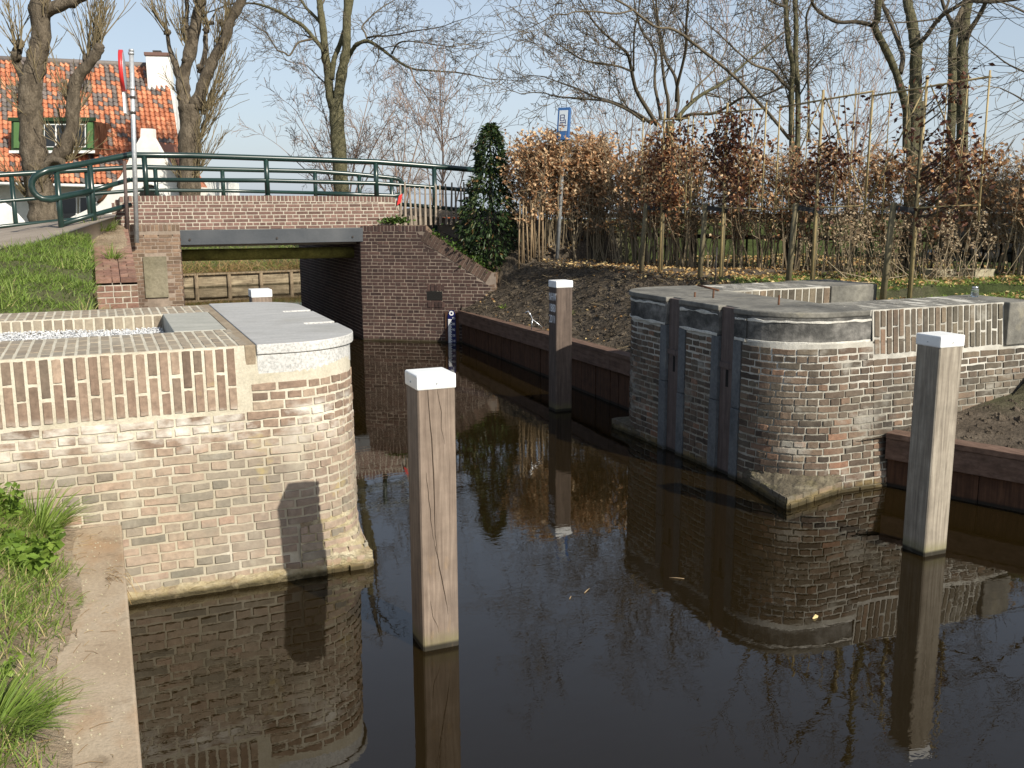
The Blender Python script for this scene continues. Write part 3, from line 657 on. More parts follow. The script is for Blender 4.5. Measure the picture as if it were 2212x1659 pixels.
# ================================================================== timber revetments along the right bank
def revetment(name, label, a, b, zt_a, zt_b, plank=.20, seed=3):
    a, b = V(a), V(b); d = (b - a).normalized(); n = V((d.y, -d.x, 0)); L = (b - a).length
    if n.x > 0: n = -n
    t = empty(name, (a.x, a.y, 0), label, 'revetment', 'brown timber revetments on the far bank'); rng = random.Random(seed)
    mb = MB(); s = 0
    while s < L:
        w = plank * rng.uniform(.9, 1.1); e = min(s + w - .006, L); o = rng.uniform(0, .012); z = zt_a + (zt_b - zt_a) * s / L - .05
        p, q = a + d * s + n * o, a + d * e + n * o; k = -n * .06
        mb.hexa([(*(p + k).xy, -.8), (*(q + k).xy, -.8), (*q.xy, -.8), (*p.xy, -.8), (*(p + k).xy, z), (*(q + k).xy, z), (*q.xy, z), (*p.xy, z)]); s += w
    mb.build('planking', M['revet_wood'], t)
    mb = MB(); h = .19
    for i in range(int(L / 3) + 1):
        s0, s1 = i * 3, min(L, i * 3 + 2.996)
        if s1 - s0 < .05: continue
        za, zb = zt_a + (zt_b - zt_a) * s0 / L, zt_a + (zt_b - zt_a) * s1 / L
        p, q = a + d * s0 + n * .015, a + d * s1 + n * .015; k = n * .065; k2 = -n * .12
        mb.hexa([(*(p + k2).xy, za - .05), (*(q + k2).xy, zb - .05), (*(q + k).xy, zb - .05), (*(p + k).xy, za - .05), (*(p + k2).xy, za), (*(q + k2).xy, zb), (*(q + k).xy, zb), (*(p + k).xy, za)])
        k = n * .055
        mb.hexa([(*p.xy, za - .05 - h), (*q.xy, zb - .05 - h), (*(q + k).xy, zb - .05 - h), (*(p + k).xy, za - .05 - h), (*p.xy, za - .052), (*q.xy, zb - .052), (*(q + k).xy, zb - .052), (*(p + k).xy, za - .052)])
    mb.build('cap_beam', M['cap_wood'], t, .004)
    return t
revetment('revetment', 'long brown timber revetment between the bridge and the weathered lock head', (6.03, 16.52, 0), (5.84, 9.3, 0), .60, .70)
revetment('revetment', 'brown timber revetment running off from the near corner of the weathered lock head', (6.36, 6.385, 0), (8.1, 2.2, 0), .50, .50, .42, 8)

# ================================================================== bridge
RB = random.Random(21)
br = empty('bridge', (2.9, 19.7, 0), 'small brick road bridge with a dark steel beam over the canal', 'bridge')
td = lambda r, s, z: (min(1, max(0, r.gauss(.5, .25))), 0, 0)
BV = 17.63
# deck
mb = MB(); mb.box(.2, 5.6, BV + .08, 22.0, 2.02, 2.30); mb.build('deck', M['asphalt'], br)
mb = MB(); mb.box(1.2, 4.56, BV - .035, BV + .075, 1.835, 2.085); bm_ = mb.build('steel_beam', M['steel_beam'], br, .004)
for f in (.055, .52, .95):
    x = 1.29 + 3.18 * f; mb = MB(); mb.tube([(x, BV - .03, 1.925), (x, BV - .055, 1.925)], [.022, .018], 8); mb.build('bolt', M['dark_metal'], bm_)
def parapet(v0, v1, sgn, zt):
    mb = MB(); u0, u1 = .32, 5.22
    pth = Path(('p', u0, v0), ('p', u1, v0)); pitch = .0625
    def topf(s):
        x = u0 + s; e = min(x - u0, u1 - x); r = .16
        base = zt + .03 * (1 - ((x - 2.0) / 3.2) ** 2)
        return base - (r - math.sqrt(max(0, r * r - (r - e) ** 2)) if e < r else 0)
    tb = lambda s: topf(s) - .105
    mortar(mb, pth, 0, pth.L, 2.087, 0, 0, 1, top=lambda s: topf(s) - .004)
    courses(mb, pth, 0, pth.L, 2.09, 2.66, RB, td, 0, pitch, .012, .006, .0015, top=tb)
    n = round(pth.L / .068); w = pth.L / n
    for i in range(n):
        a, b = i * w + .006, (i + 1) * w - .006; z0 = tb((a + b) / 2) + .012
        brick(mb, pth, a, b, z0 - .0, topf((a + b) / 2), RB, td(RB, 0, 0), 0, .007, .0015)
    # thickness
    m_ = 40; prev = None
    for i in range(m_ + 1):
        s = pth.L * i / m_; z = topf(s) - .004; b = mb.add((u0 + s, v0, z), (u0 + s, v1, z), (u0 + s, v1, 2.087))
        if prev is not None: mb.face((prev, prev + 1, b + 1, b), (RB.random(), 0, 0), 0); mb.face((prev + 1, prev + 2, b + 2, b + 1), (.5, 0, 0), 0)
        prev = b
    for x, q in ((u0, 0), (u1, 1)):
        z = topf(0) - .004; mb.quad((x, v0, 2.0), (x, v1, 2.0), (x, v1, z), (x, v0, z))
    return mb.build('parapet', [M['brick_red'], M['mortar_red']], br)
parapet(BV, BV + .28, 1, 2.64)
parapet(21.75, 22.03, 1, 2.60)
# right abutment: inner wall, then the splayed wing with a sloping top
apath = Path(('p', 4.46, 23.6), ('p', 4.46, BV), ('p', 6.56, BV - .694 * 2.1))
s_c = 23.6 - BV
def wtop(s):
    if s < s_c: return 2.06
    u = 4.46 + (s - s_c) * .8216
    return lerp_tab([(4.4, 2.125), (5.44, 2.125), (5.56, 1.97), (6.47, 1.29), (6.56, 1.29)], u)
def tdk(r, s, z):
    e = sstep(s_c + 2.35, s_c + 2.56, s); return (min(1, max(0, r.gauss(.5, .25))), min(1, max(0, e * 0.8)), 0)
mb = MB()
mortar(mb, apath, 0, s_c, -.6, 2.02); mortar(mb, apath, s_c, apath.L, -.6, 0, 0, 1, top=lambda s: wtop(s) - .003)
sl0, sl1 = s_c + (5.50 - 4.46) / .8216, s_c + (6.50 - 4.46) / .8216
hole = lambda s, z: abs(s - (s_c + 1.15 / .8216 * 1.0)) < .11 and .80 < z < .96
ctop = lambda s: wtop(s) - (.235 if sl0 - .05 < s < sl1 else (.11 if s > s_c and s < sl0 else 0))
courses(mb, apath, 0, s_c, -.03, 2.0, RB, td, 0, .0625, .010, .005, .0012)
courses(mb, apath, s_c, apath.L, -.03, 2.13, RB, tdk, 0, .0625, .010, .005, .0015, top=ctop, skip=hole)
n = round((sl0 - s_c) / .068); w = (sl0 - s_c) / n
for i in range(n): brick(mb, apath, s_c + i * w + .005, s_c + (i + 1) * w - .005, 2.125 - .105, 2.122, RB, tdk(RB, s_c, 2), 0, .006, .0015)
# bricks laid at right angles to the sloping top
p0, p1 = V((sl0, wtop(sl0))), V((sl1, wtop(sl1))); dd = (p1 - p0); LL = dd.length; dd.normalize(); nn = V((dd.y, -dd.x))
if nn.y > 0: nn = -nn
n = round(LL / .066); w = LL / n
for i in range(n):
    a = p0 + dd * (i * w + .005); b = p0 + dd * ((i + 1) * w - .005); tn = td(RB, 0, 0); tn = (tn[0], .25, 0)
    segs = ((0, .215),) if i % 2 else ((0, .10), (.112, .215))
    for (d0, d1) in segs:
        c4 = [a + nn * d0, b + nn * d0, b + nn * d1, a + nn * d1]
        q = [pt(apath, c.x, -.004, c.y, 0) for c in c4] + [pt(apath, c.x, .007, c.y, 0) for c in c4]
        mb.hexa(q, tn, 0)
prev = None
for i in range(31):   # top surface of the wing, 0.3 m thick
    s = s_c + (apath.L - s_c) * i / 30; x, y, nx, ny = apath.at(s); z = wtop(s) - .003
    b = mb.add((x, y, z), (x - nx * .3, y - ny * .3, z), (x - nx * .3, y - ny * .3, .3))
    if prev is not None: mb.face((prev, b, b + 1, prev + 1), (RB.random(), .8, 0), 0); mb.face((prev + 1, b + 1, b + 2, prev + 2), (.5, 0, 0), 0)
    prev = b
x, y, nx, ny = apath.at(apath.L); mb.quad((x, y, -.3), (x - nx * .3, y - ny * .3, -.3), (x - nx * .3, y - ny * .3, 1.285), (x, y, 1.285), (.6, .9, 0), 0)
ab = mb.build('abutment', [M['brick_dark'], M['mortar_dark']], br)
mb = MB(); x, y, nx, ny = apath.at(s_c + 1.4)
tx, ty = -ny, nx
def hb(s0, s1, z0, z1, o):
    q = [pt(apath, s, oo, z, 0) for oo in (0.001, o) for (s, z) in ((s0, z0), (s1, z0), (s1, z1), (s0, z1))]; mb.hexa(q)
hb(s_c + 1.26, s_c + 1.55, .775, .935, .010); mb.build('drain_hole', M['dark_in'], ab)
mb = MB()
for s in [s_c + 1.27 + .066 * i for i in range(5)]: brick(mb, apath, s, s + .055, .945, 1.06, RB, td(RB, 0, 0), 0, .012, .001)
mb.build('drain_lintel', [M['brick_dark']], ab); mb = MB()
for s in [s_c + 1.27 + .066 * i for i in range(5)]: brick(mb, apath, s, s + .055, .64, .745, RB, td(RB, 0, 0), 0, .012, .001)
mb.build('drain_sill', [M['brick_dark']], ab)
# left abutment with plaque
bpath = Path(('p', .50, 17.42), ('p', 1.30, 17.42), ('p', 1.30, 23.6)); mb = MB()
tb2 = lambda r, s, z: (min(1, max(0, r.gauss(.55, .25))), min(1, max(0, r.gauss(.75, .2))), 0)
mortar(mb, bpath, 0, bpath.L, -.6, 2.02); mortar(mb, bpath, 0, .8, 2.0, 2.195)
pq = lambda s, z: .17 < s < .56 and .78 < z < 1.66
courses(mb, bpath, 0, .8, -.03, 2.07, RB, tb2, 0, .0625, .010, .005, .0015, skip=pq)
courses(mb, bpath, .8, bpath.L, -.03, 2.0, RB, td, 0, .0625, .010, .005, .0012)
soldiers(mb, bpath, 0, .8, 2.08, 2.185, RB, tb2, 0, .066, .010, .005, .001, split=False)
mb.box(.50, 1.298, 17.423, 17.70, 1.9, 2.19, (.5, .9, 0)); mb.box(.50, .53, 17.423, 17.75, -.3, 1.9, (.5, .6, 0))
ab2 = mb.build('abutment', [M['brick_dark'], M['mortar_dark']], br)
mb = MB(); mb.box(.68, 1.05, 17.385, 17.425, .97, 1.66); mb.build('plaque', M['moss_plaque'], ab2, .006)
# low stepped wing in red brick on the left
mb = MB(); wp = Path(('p', -.06, 14.8), ('p', .48, 14.8)); top_w = lambda v: lerp_tab([(14.8, 1.50), (15.6, 1.68), (17.4, 2.16)], v)
mortar(mb, wp, 0, wp.L, .6, 1.43); courses(mb, wp, 0, wp.L, .89, 1.40, RB, td, 0, .085, .012, .006, .003)
for i in range(30):
    v0, v1 = 14.8 + i * .087, 14.8 + (i + 1) * .087 - .008
    for (a, b) in (((-.06, .045), (.055, .255), (.265, .365), (.375, .48)) if i % 2 else ((-.06, .145), (.155, .255), (.265, .48))):
        za, zb = top_w(v0), top_w(v1); j = RB.uniform(-.014, .010)
        mb.hexa([(a, v0, za - .1), (b, v0, za - .1), (b, v1, zb - .1), (a, v1, zb - .1), (a, v0, za + j), (b, v0, za + j), (b, v1, zb + j), (a, v1, zb + j)], td(RB, 0, 0), 0)
mb.hexa([(-.055, 14.803, .3), (.475, 14.803, .3), (.475, 17.40, .3), (-.055, 17.40, .3), (-.055, 14.803, 1.42), (.475, 14.803, 1.42), (.475, 17.40, 2.07), (-.055, 17.40, 2.07)], (.5, 0, 0), 1)
mb.build('wing_wall', [M['brick_wing'], M['mortar_red']], br)
# mossy pipe under the bridge
mb = MB(); mb.tube([(.9, 18.2, 1.635), (2.9, 18.2, 1.625), (4.46, 18.2, 1.615)], [.105] * 3, 18); tag(mb.build('pipe', M['moss_pipe']), 'moss covered pipe spanning the opening under the bridge', 'pipe')

# ------------------------------------------------------------------ railings
def railing(label, top, mid, low, posts, loopL=None, loopR=None):
    t = empty('railing', (posts[0][0], posts[0][1], posts[0][2]), label, 'railing', 'green tube railings of the bridge')
    mb = MB(); mb.tube(top, [.050] * len(top), 12); mb.build('top_rail', M['rail_green'], t)
    for r_ in mid:
        mb = MB(); mb.tube(r_, [.039] * len(r_), 10); mb.build('middle_rail', M['rail_green'], t)
    for (x, y, z0, z1) in posts:
        mb = MB(); mb.tube([(x, y, z0), (x, y, z1)], [.045, .045], 10)
        mb.tube([(x, y, z0), (x, y, z0 + .02)], [.065, .06], 10); mb.build('post', M['rail_green'], t)
    return t
VN = BV + .10
def bend(c, r, a0, a1, y0, y1, n=8): return [(c[0] + r * math.cos(rad(a0 + (a1 - a0) * i / n)), y0 + (y1 - y0) * i / n, c[1] + r * math.sin(rad(a0 + (a1 - a0) * i / n))) for i in range(n + 1)]
loop = [(-.62, 16.7, 2.60)] + bend((-.66, 2.80), .20, 270, 90, 16.68, 16.68)[1:-1] + [(-.62, 16.7, 3.04)]
topn = [(-.02, 17.2, 2.74), (-.35, 16.95, 2.665)] + loop + [(-.02, 17.2, 3.18), (.60, VN, 3.335), (1.6, VN, 3.34), (2.84, VN, 3.315), (4.82, VN, 3.275), (5.95, VN, 3.205), (7.2, VN, 3.12)]
midn = [[(.58, VN, 2.93), (-.02, 17.2, 2.745)], [(.60, VN, 2.93), (2.84, VN, 2.93), (4.82, VN, 2.89), (5.95, VN, 2.82), (7.2, VN, 2.72)], [(.56, 17.5, 2.52), (-.02, 17.2, 2.36), (-.50, 16.82, 2.22)], [(5.1, VN, 2.52), (5.95, VN, 2.45), (7.2, VN, 2.33)]]
railing('dark green tube railing on the near bridge edge, its left end bent into a loop', topn, midn,
        None, [(-.50, 16.82, 1.9, 3.07), (-.02, 17.2, 2.05, 3.18), (.83, VN, 2.6, 3.33), (2.84, VN, 2.66, 3.31), (4.82, VN, 2.62, 3.27), (5.95, VN, 2.0, 3.2), (7.1, VN, 1.9, 3.12)])
VF = 21.85
railing('dark green tube railing along the far edge of the bridge', [(-5.0, 20.4, 2.62), (-1.66, 21.5, 3.10), (.9, VF, 3.29), (2.57, VF, 3.26), (4.55, VF, 3.235), (5.45, VF, 3.18), (6.35, VF, 3.10)] + bend((6.38, 2.90), .20, 90, -90, VF, VF)[1:-1] + [(6.35, VF, 2.70), (5.45, VF, 2.73), (4.55, VF, 2.76)],
        [[(-5.0, 20.4, 2.1), (-1.66, 21.5, 2.60), (.9, VF, 2.82), (2.57, VF, 2.81), (4.55, VF, 2.765)], [(-5.0, 20.4, 1.7), (-1.66, 21.5, 2.12), (.3, VF, 2.3)]],
        None, [(-1.45, 21.55, 1.6, 3.12), (-.1, VF - .1, 1.9, 3.22), (1.22, VF, 2.3, 3.28), (2.57, VF, 2.55, 3.26), (4.55, VF, 2.55, 3.235), (5.55, VF, 2.3, 3.17), (6.3, VF, 2.0, 3.1)])

# ------------------------------------------------------------------ traffic sign pole, brown pole, gauge
sp = empty('traffic_sign', (.60, 17.25, 2.15), 'grey galvanised sign pole with a red rimmed disc seen edge on', 'sign')
mb = MB(); mb.tube([(.60, 17.25, 1.9), (.73, 17.25, 4.95)], [.038, .036], 12); pole = mb.build('pole', M['galv'], sp)
mb = MB(); mb.tube([(.731, 17.25, 4.93), (.732, 17.25, 4.965)], [.042, .038], 12); mb.build('pole_cap', M['galv'], pole)
dirn = fr(-.957, -.29).normalized()
c0 = V((.66, 17.27, 4.63)); mb = MB(); a_, b_2 = c0 + dirn * .055, c0 + dirn * .115
mb.tube([a_, b_2], [.32, .32], 36); dsk = mb.build('disc', M['sign_red'], sp)
mb = MB(); mb.tube([a_ - dirn * .004, a_ + dirn * .002], [.29, .29], 36); mb.build('disc_back', M['galv'], dsk)
for z, x in ((4.90, .725), (4.36, .703)): mb = MB(); mb.tube([(x - .0, 17.25, z - .02), (x, 17.25, z + .02)], [.046, .046], 12); mb.build('clamp', M['galv'], sp)
c0 = V((.64, 17.27, 4.12)); mb = MB(); a_ = c0 + dirn * .05; s_ = V((-dirn.y, dirn.x, 0)) * .16
mb.hexa([a_ - s_ - V((0, 0, .16)), a_ + s_ - V((0, 0, .16)), a_ + s_ - V((0, 0, .16)) + dirn * .03, a_ - s_ - V((0, 0, .16)) + dirn * .03, a_ - s_ + V((0, 0, .16)), a_ + s_ + V((0, 0, .16)), a_ + s_ + V((0, 0, .16)) + dirn * .03, a_ - s_ + V((0, 0, .16)) + dirn * .03]); mb.build('sub_plate', M['white'], sp)
for z, x in ((4.22, .70), (3.98, .69)): mb = MB(); mb.tube([(x, 17.25, z - .02), (x, 17.25, z + .02)], [.045, .045], 12); mb.build('clamp', M['dark_metal'], sp)
mb = MB(); mb.tube([(.47, 17.3, 1.95), (.50, 17.3, 3.22)], [.030, .028], 10); tag(mb.build('steel_post', M['pole_brown']), 'slim brown post standing close beside the galvanised sign pole', 'post')
gx = s_c + 1.73; mb = MB(); q = lambda s, o, z: V(pt(apath, s, o, z, 0))
g = empty('water_gauge', q(gx, .03, 0), 'dark blue enamel water gauge with white tick marks and numerals', 'gauge')
gs = .075
poly = [(gx - gs, -.4), (gx + gs, -.4), (gx + gs, .50), (gx + gs * .55, .60), (gx - gs * .55, .60), (gx - gs, .50)]
n = len(poly); a = mb.add(*[q(s, .03, z) for s, z in poly]); b = mb.add(*[q(s, .045, z) for s, z in poly]); mb.face(tuple(b + i for i in range(n)))
for i in range(n): mb.face((a + i, a + (i + 1) % n, b + (i + 1) % n, b + i))
mb.build('board', M['sign_navy'], g)
mb = MB()
mb.hexa([q(gx - .13, .002, -.4), q(gx + .13, .002, -.4), q(gx + .13, .026, -.4), q(gx - .13, .026, -.4), q(gx - .13, .002, .56), q(gx + .13, .002, .56), q(gx + .13, .026, .56), q(gx - .13, .026, .56)]); mb.build('backing_plank', M['revet_wood'], g)
mb = MB(); z = .43; i = 0
while z > -.1:
    wd = .068 if i % 2 == 0 else .054
    mb.quad(q(gx - .066, .0475, z - .010), q(gx - .066 + wd, .0475, z - .010 - .004), q(gx - .066 + wd, .0475, z + .004), q(gx - .066, .0475, z + .008)); z -= .0225; i += 1
mb.build('tick_marks', M['white'], g)
mb = MB(); k = 16; ctr = V((gx - .002, .545)); ring = [(ctr.x + r * math.cos(2 * math.pi * i / k), ctr.y + r * math.sin(2 * math.pi * i / k)) for r in (.044, .020) for i in range(k)]
b = mb.add(*[q(s, .0475, z) for s, z in ring])
for i in range(k): mb.face((b + i, b + (i + 1) % k, b + k + (i + 1) % k, b + k + i))
mb.build('emblem', M['white'], g)
ang = math.atan2(-.57, .8216)
for w_, z in (('70', .45), ('80', .345), ('90', .24), ('100', .135), ('110', .035)):
    text_obj('numeral', w_, .062, q(gx + .034, .0475, z), (rad(90), 0, ang), M['white'], g, .85 if len(w_) < 3 else .6)

# ================================================================== far timber revetment seen through the bridge
fv = lambda u: 31.35 + (u - 2.3) * .12
fr_ = empty('revetment', (4, 31.5, 0), 'old pale plank revetment with round piles beyond the bridge opening', 'revetment')
mb = MB(); RF = random.Random(4)
for k, (z0, z1) in enumerate(((-.35, .06), (.065, .21), (.215, .37))):
    x = -1.0 - k
    while x < 12:
        w = RF.uniform(1.5, 2.6); mb.hexa([(x, fv(x), z0), (x + w - .01, fv(x + w), z0), (x + w - .01, fv(x + w) + .05, z0), (x, fv(x) + .05, z0), (x, fv(x), z1), (x + w - .01, fv(x + w), z1), (x + w - .01, fv(x + w) + .05, z1), (x, fv(x) + .05, z1)]); x += w
mb.build('planking', M['old_wood'], fr_)
mb = MB(); mb.hexa([(-1, fv(-1) - .1, .385), (12, fv(12) - .1, .385), (12, fv(12) + .12, .385), (-1, fv(-1) + .12, .385), (-1, fv(-1) - .1, .43), (12, fv(12) - .1, .43), (12, fv(12) + .12, .43), (-1, fv(-1) + .12, .43)]); mb.build('cap_beam', M['old_pile'], fr_)
for u in (1.65, 2.72, 3.72, 4.72, 5.70, 6.7, 7.7):
    mb = MB(); mb.tube([(u, fv(u) - .07, -.4), (u, fv(u) - .06, .38)], [.065, .06], 9); mb.build('pile', M['old_pile'], fr_)

# ================================================================== ground, road, water
def h_right(u, v):
    n = .05 * fbm(u, v, 1.3, 4)
    ub = 5.97
    if v > 9.0:
        off = u - ub; z = .55 + .90 * sstep(-.25, 1.5, off) + n * (1.2 if off > .1 else .4)
        line = BV - .694 * (u - 4.46) + .19
        if v > line and v > 15.9:
            zb = lerp_tab([(5.4, 2.05), (5.6, 1.86), (6.5, 1.22), (7.3, 1.45), (9, 1.45)], u)
            z = max(z if u > 6.6 else 0, min(2.12, zb + .36 * (v - line + .15)))
        else: z = min(z, (.56 + max(0, u - 5.97) * .95) if v > 15.2 else 9)
        if 15 < v < 24 and u > 6.7: z += .35 * sstep(6.7, 7.0, u) * sstep(8.5, 6.6, u) * sstep(15.2, 17.5, v)
        if v > 22.5: z = z + (.95 - z) * sstep(22.5, 30, v)
        return z
    lawn = 1.36 + .02 * fbm(u, v, .6, 3)
    ubn = 6.36 + (6.385 - v) * .416
    bank = .44 + .17 * max(0, u - ubn) + n * .6
    bank = min(bank, lawn)
    if u < 8.32: return bank if v < 6.75 else lawn
    k = sstep(5.6, 6.9, v); return bank + (lawn - bank) * max(k, sstep(9, 11.5, u))
def ub_right(v):
    if v < 6.38: return 6.40 + (6.385 - v) * .416
    if v < 9.35: return 6.0
    if v < 16.56: return 5.96
    if v < 17.55: return 4.46 + (BV - v) / .694 + .24
    return 4.75 if v < 23.6 else 5.1 + (v - 23.6) * .32
def grid(name, rows, cols, fn, mat, tonefn, label=None, kind='structure'):
    mb = MB(); nr = len(rows); idx = []
    for r in rows: idx.append([mb.add(fn(r, c)) for c in cols])
    for i in range(nr - 1):
        for j in range(len(cols) - 1):
            a, b, c, d = idx[i][j], idx[i][j + 1], idx[i + 1][j + 1], idx[i + 1][j]
            x = sum(mb.v[q][0] for q in (a, b, c, d)) / 4; y = sum(mb.v[q][1] for q in (a, b, c, d)) / 4
            f = (a, b, c, d)
            p0, p1, p3 = V(mb.v[a]), V(mb.v[b]), V(mb.v[d])
            if (p1 - p0).cross(p3 - p0).z < 0: f = (d, c, b, a)
            mb.face(f, tonefn(x, y), 0, True)
    o = mb.build(name, mat); tag(o, label, None, None, kind); return o
def vrows(*segs):
    out = []
    for a, b, st in segs:
        n = max(1, round((b - a) / st)); out += [a + (b - a) * i / n for i in range(n)]
    return out + [segs[-1][1]]
GR = lambda u, v: max(0, min(1, (.95 + .7 * nz(u, v, 3.1, .8)) * sstep(7.3, 8.0, u + .25 * nz(u, v, 0, 2)) * sstep(12.2, 11.0, v + .5 * nz(u, v, 5, 1) + .3 * max(0, u - 10)) + sstep(23, 27, v) + sstep(.3, .8, u - lerp_tab([(5, 14), (7.2, 13.2), (10.1, 11.9), (13.6, 9.3), (16, 8.45), (17.5, 7.9)], v))))
rows = vrows((-6, 5, .5), (5, 6.36, .12), (6.36, 6.40, .04), (6.40, 6.7, .1), (6.7, 9.3, .13), (9.3, 9.36, .06), (9.36, 17.6, .09), (17.6, 24, .3), (24, 46, 1.5))
cols = [.0, .04, .08] + [.08 + .085 * i for i in range(1, 42)] + [3.7 + .2 * i for i in range(1, 22)] + [8.2 + .8 * i for i in range(1, 12)] + [22, 30, 45, 70, 110]
def p_right(v, c):
    u = ub_right(v) + c; z = h_right(u, v)
    if v > 45: z = -.4
    return (u, v, z)
grid('garden_ground', rows, cols, p_right, M['soil'], lambda u, v: (.5, GR(u, v), sstep(7.9, 7.2, u + .5 * nz(u, v, 4, 1.2)) * sstep(9.2, 9.6, v) * sstep(17.2, 16.0, v)), 'dark soil bank and garden ground on the far side of the canal')
def h_left(u, v):
    n = .03 * fbm(u, v, 1.7, 4)
    if v < 6.46:
        e = -.24 - u + .11 * nz(u, v, 0, 1.1) + .05 * nz(u, v, 4, 4) + .10 * sstep(3.6, 2.6, v) * -1
        return min(1.7, .5265 + .006 * sstep(0, .06, e) + max(0, e) ** 2 / (max(0, e) + .16) * (.78 + .30 * sstep(4.5, 6.2, v)) + .8 * n * sstep(0, .35, e))
    if v < 9.3: return 1.28
    if v < 17.36: return min(2.16 - .10 * max(0, -u - .3), 1.46 + (v - 9.6) * .088 + .06 * sstep(0, -.8, u)) + (n * 1.5 if u > .3 - (17.35 - v) / 2.0 else -.12)
    if v < 22.2: return 1.86 - .12 * max(0, -u)
    return max(.9, 1.75 - (v - 22) * .12)
def e_left(u, v): return -.24 - u + .11 * nz(u, v, 0, 1.1) + .05 * nz(u, v, 4, 4) - .10 * sstep(3.6, 2.6, v)
def p_left(v, c):
    ub = -.10 if v < 6.46 else (.3 if v < 9.3 else (-.085 if v < 17.36 else .2))
    u = ub - c; return (u, v, h_left(u, v))
rows = vrows((-3, 2, .5), (2, 6.455, .06), (6.455, 6.48, .025), (6.48, 9.29, .6), (9.29, 9.34, .05), (9.34, 17.34, .12), (17.34, 17.4, .06), (17.4, 30.9, .7), (30.9, 31, .1))
def p_left2(v, c):
    q = p_left(v, c); return q if v < 30.95 else (q[0], q[1], -.4)
grid('left_bank', rows, [.05 * i for i in range(34)] + [1.75 + .15 * i for i in range(12)] + [3.8, 4.5, 6, 9, 14, 22, 40, 80], p_left2, M['soil_left'],
     lambda u, v: (.5, (.75 * sstep(9, 9.8, v) * sstep(17.3, 16.6, v) if v > 7 else max(0, min(.8, .25 + .9 * nz(u, v, 1, 1.7))) * sstep(-.3, -.5, u)), sstep(.24, .04, e_left(u, v)) if v < 6.5 else 0), 'grassy canal bank on the near side')
grid('soil_patch', [15.9 + .1 * i for i in range(17)], [-.12 + .065 * i for i in range(10)], lambda v, u: (u, v, top_w(v) + .035 * sstep(16.0, 16.6, v + .5 * nz(u, v, 2, 2)) + .03 * fbm(u, v, 2.5, 3) - .05 * sstep(16.5, 15.9, v) - .06 * sstep(.36, .47, u)), M['soil_left'], lambda u, v: (.5, max(0, nz(u, v, 3, 2)) * .8, 0), 'bare soil and turf over the top of the red brick wing wall')
# far bank with the trees and the house
def p_far(r, c):
    u = c; v = fv(max(-1, min(12, u))) + .04 + r
    z = .40 if r < .1 else .42 + .5 * sstep(0, 2.5, r) + .25 * sstep(2, 8, r) + .06 * fbm(u, v, .6, 3)
    if r > 26: z = -.4
    return (u, v, z)
grid('far_bank', [0, .2, .5, 1, 1.6, 2.4, 3.4, 5, 7, 10, 14, 20, 26, 26.5], [-90, -60, -40, -25, -16] + [-12 + .6 * i for i in range(44)] + [16, 22, 35, 60, 100], p_far, M['soil_left'], lambda u, v: (.5, .75, 0), 'rough grassy bank beyond the bridge')
# paved road over the bridge
def road_z(u, v=18): return -.085 * max(0, 17.5 - v) + 2.335 - .13 * max(0, .3 - u) - .09 * max(0, u - 5.2) if u > -4 else 2.335 - .13 * 4.3 - .085 * max(0, 17.5 - v)
def p_road(u, c):
    v0 = 17.92 if u > .3 else max(9.0, 17.35 - (.3 - u) * 2.0); v1 = 21.72 if -.2 < u < 5.3 else 22.4
    if c < 0: return (u, v0 + .01, road_z(u, v0) - .55)
    v = v0 + (v1 - v0) * c; return (u, v, road_z(u, v))
grid('road', [-30, -15, -8, -5, -4] + [-3.6 + .3 * i for i in range(14)] + [.31, 1, 3, 5, 6, 7.5, 10, 16, 30], [-1, 0, .05, .15, .3, .6, .8, 1], p_road, M['asphalt'], lambda u, v: (.5, 0, 0), 'brown paved road climbing over the bridge')
# quay edge
mb = MB(); mb.box(-.62, .005, -3, 6.325, -.8, .530)
tag(mb.build('quay_edge', M['concrete_rust'], None, .012), 'rust stained concrete quay edge along the near bank', kind='structure')
mb = MB(); mb.quad((-2500, -30, 0), (3500, -30, 0), (3500, 4000, 0), (-2500, 4000, 0)); tag(mb.build('water', M['water']), 'dark brown still canal water', kind='structure')

# ================================================================== plants
def blade(mb, p, d, L, w, rng, t, n=3, droop=.5):
    d = V(d).normalized(); side = d.cross(V((0, 0, 1)))
    side = (side.normalized() if side.length > 1e-4 else V((1, 0, 0))); a = rng.uniform(0, 6.28); side = Matrix.Rotation(a, 3, 'Z') @ side
    q = V(p); prev = None; st = L / n
    for i in range(n + 1):
        ww = w * (1 - i / n) ** .7 if i < n else 0
        b = mb.add(q - side * ww, q + side * ww) if ww else mb.add(q)
        if prev is not None:
            if ww: mb.face((prev, prev + 1, b + 1, b), t)
            else: mb.face((prev, prev + 1, b), t)
        prev = b; d = (d + V((d.x * .3, d.y * .3, -droop)) * (1.0 / n)).normalized(); q = q + d * st
def leaf(mb, p, d, L, w, rng, t, fold=.3):
    d = V(d).normalized(); s = d.cross(V((rng.gauss(0, 1), rng.gauss(0, 1), rng.gauss(0, 1))))
    if s.length < 1e-4: return
    s.normalize(); n = d.cross(s); p = V(p)
    b = mb.add(p, p + d * L * .5 + s * w + n * (w * fold), p + d * L, p + d * L * .5 - s * w + n * (w * fold)); mb.face((b, b + 1, b + 2), t); mb.face((b, b + 2, b + 3), t)
RV = random.Random(33)
def cl(x): return min(1, max(0, x))
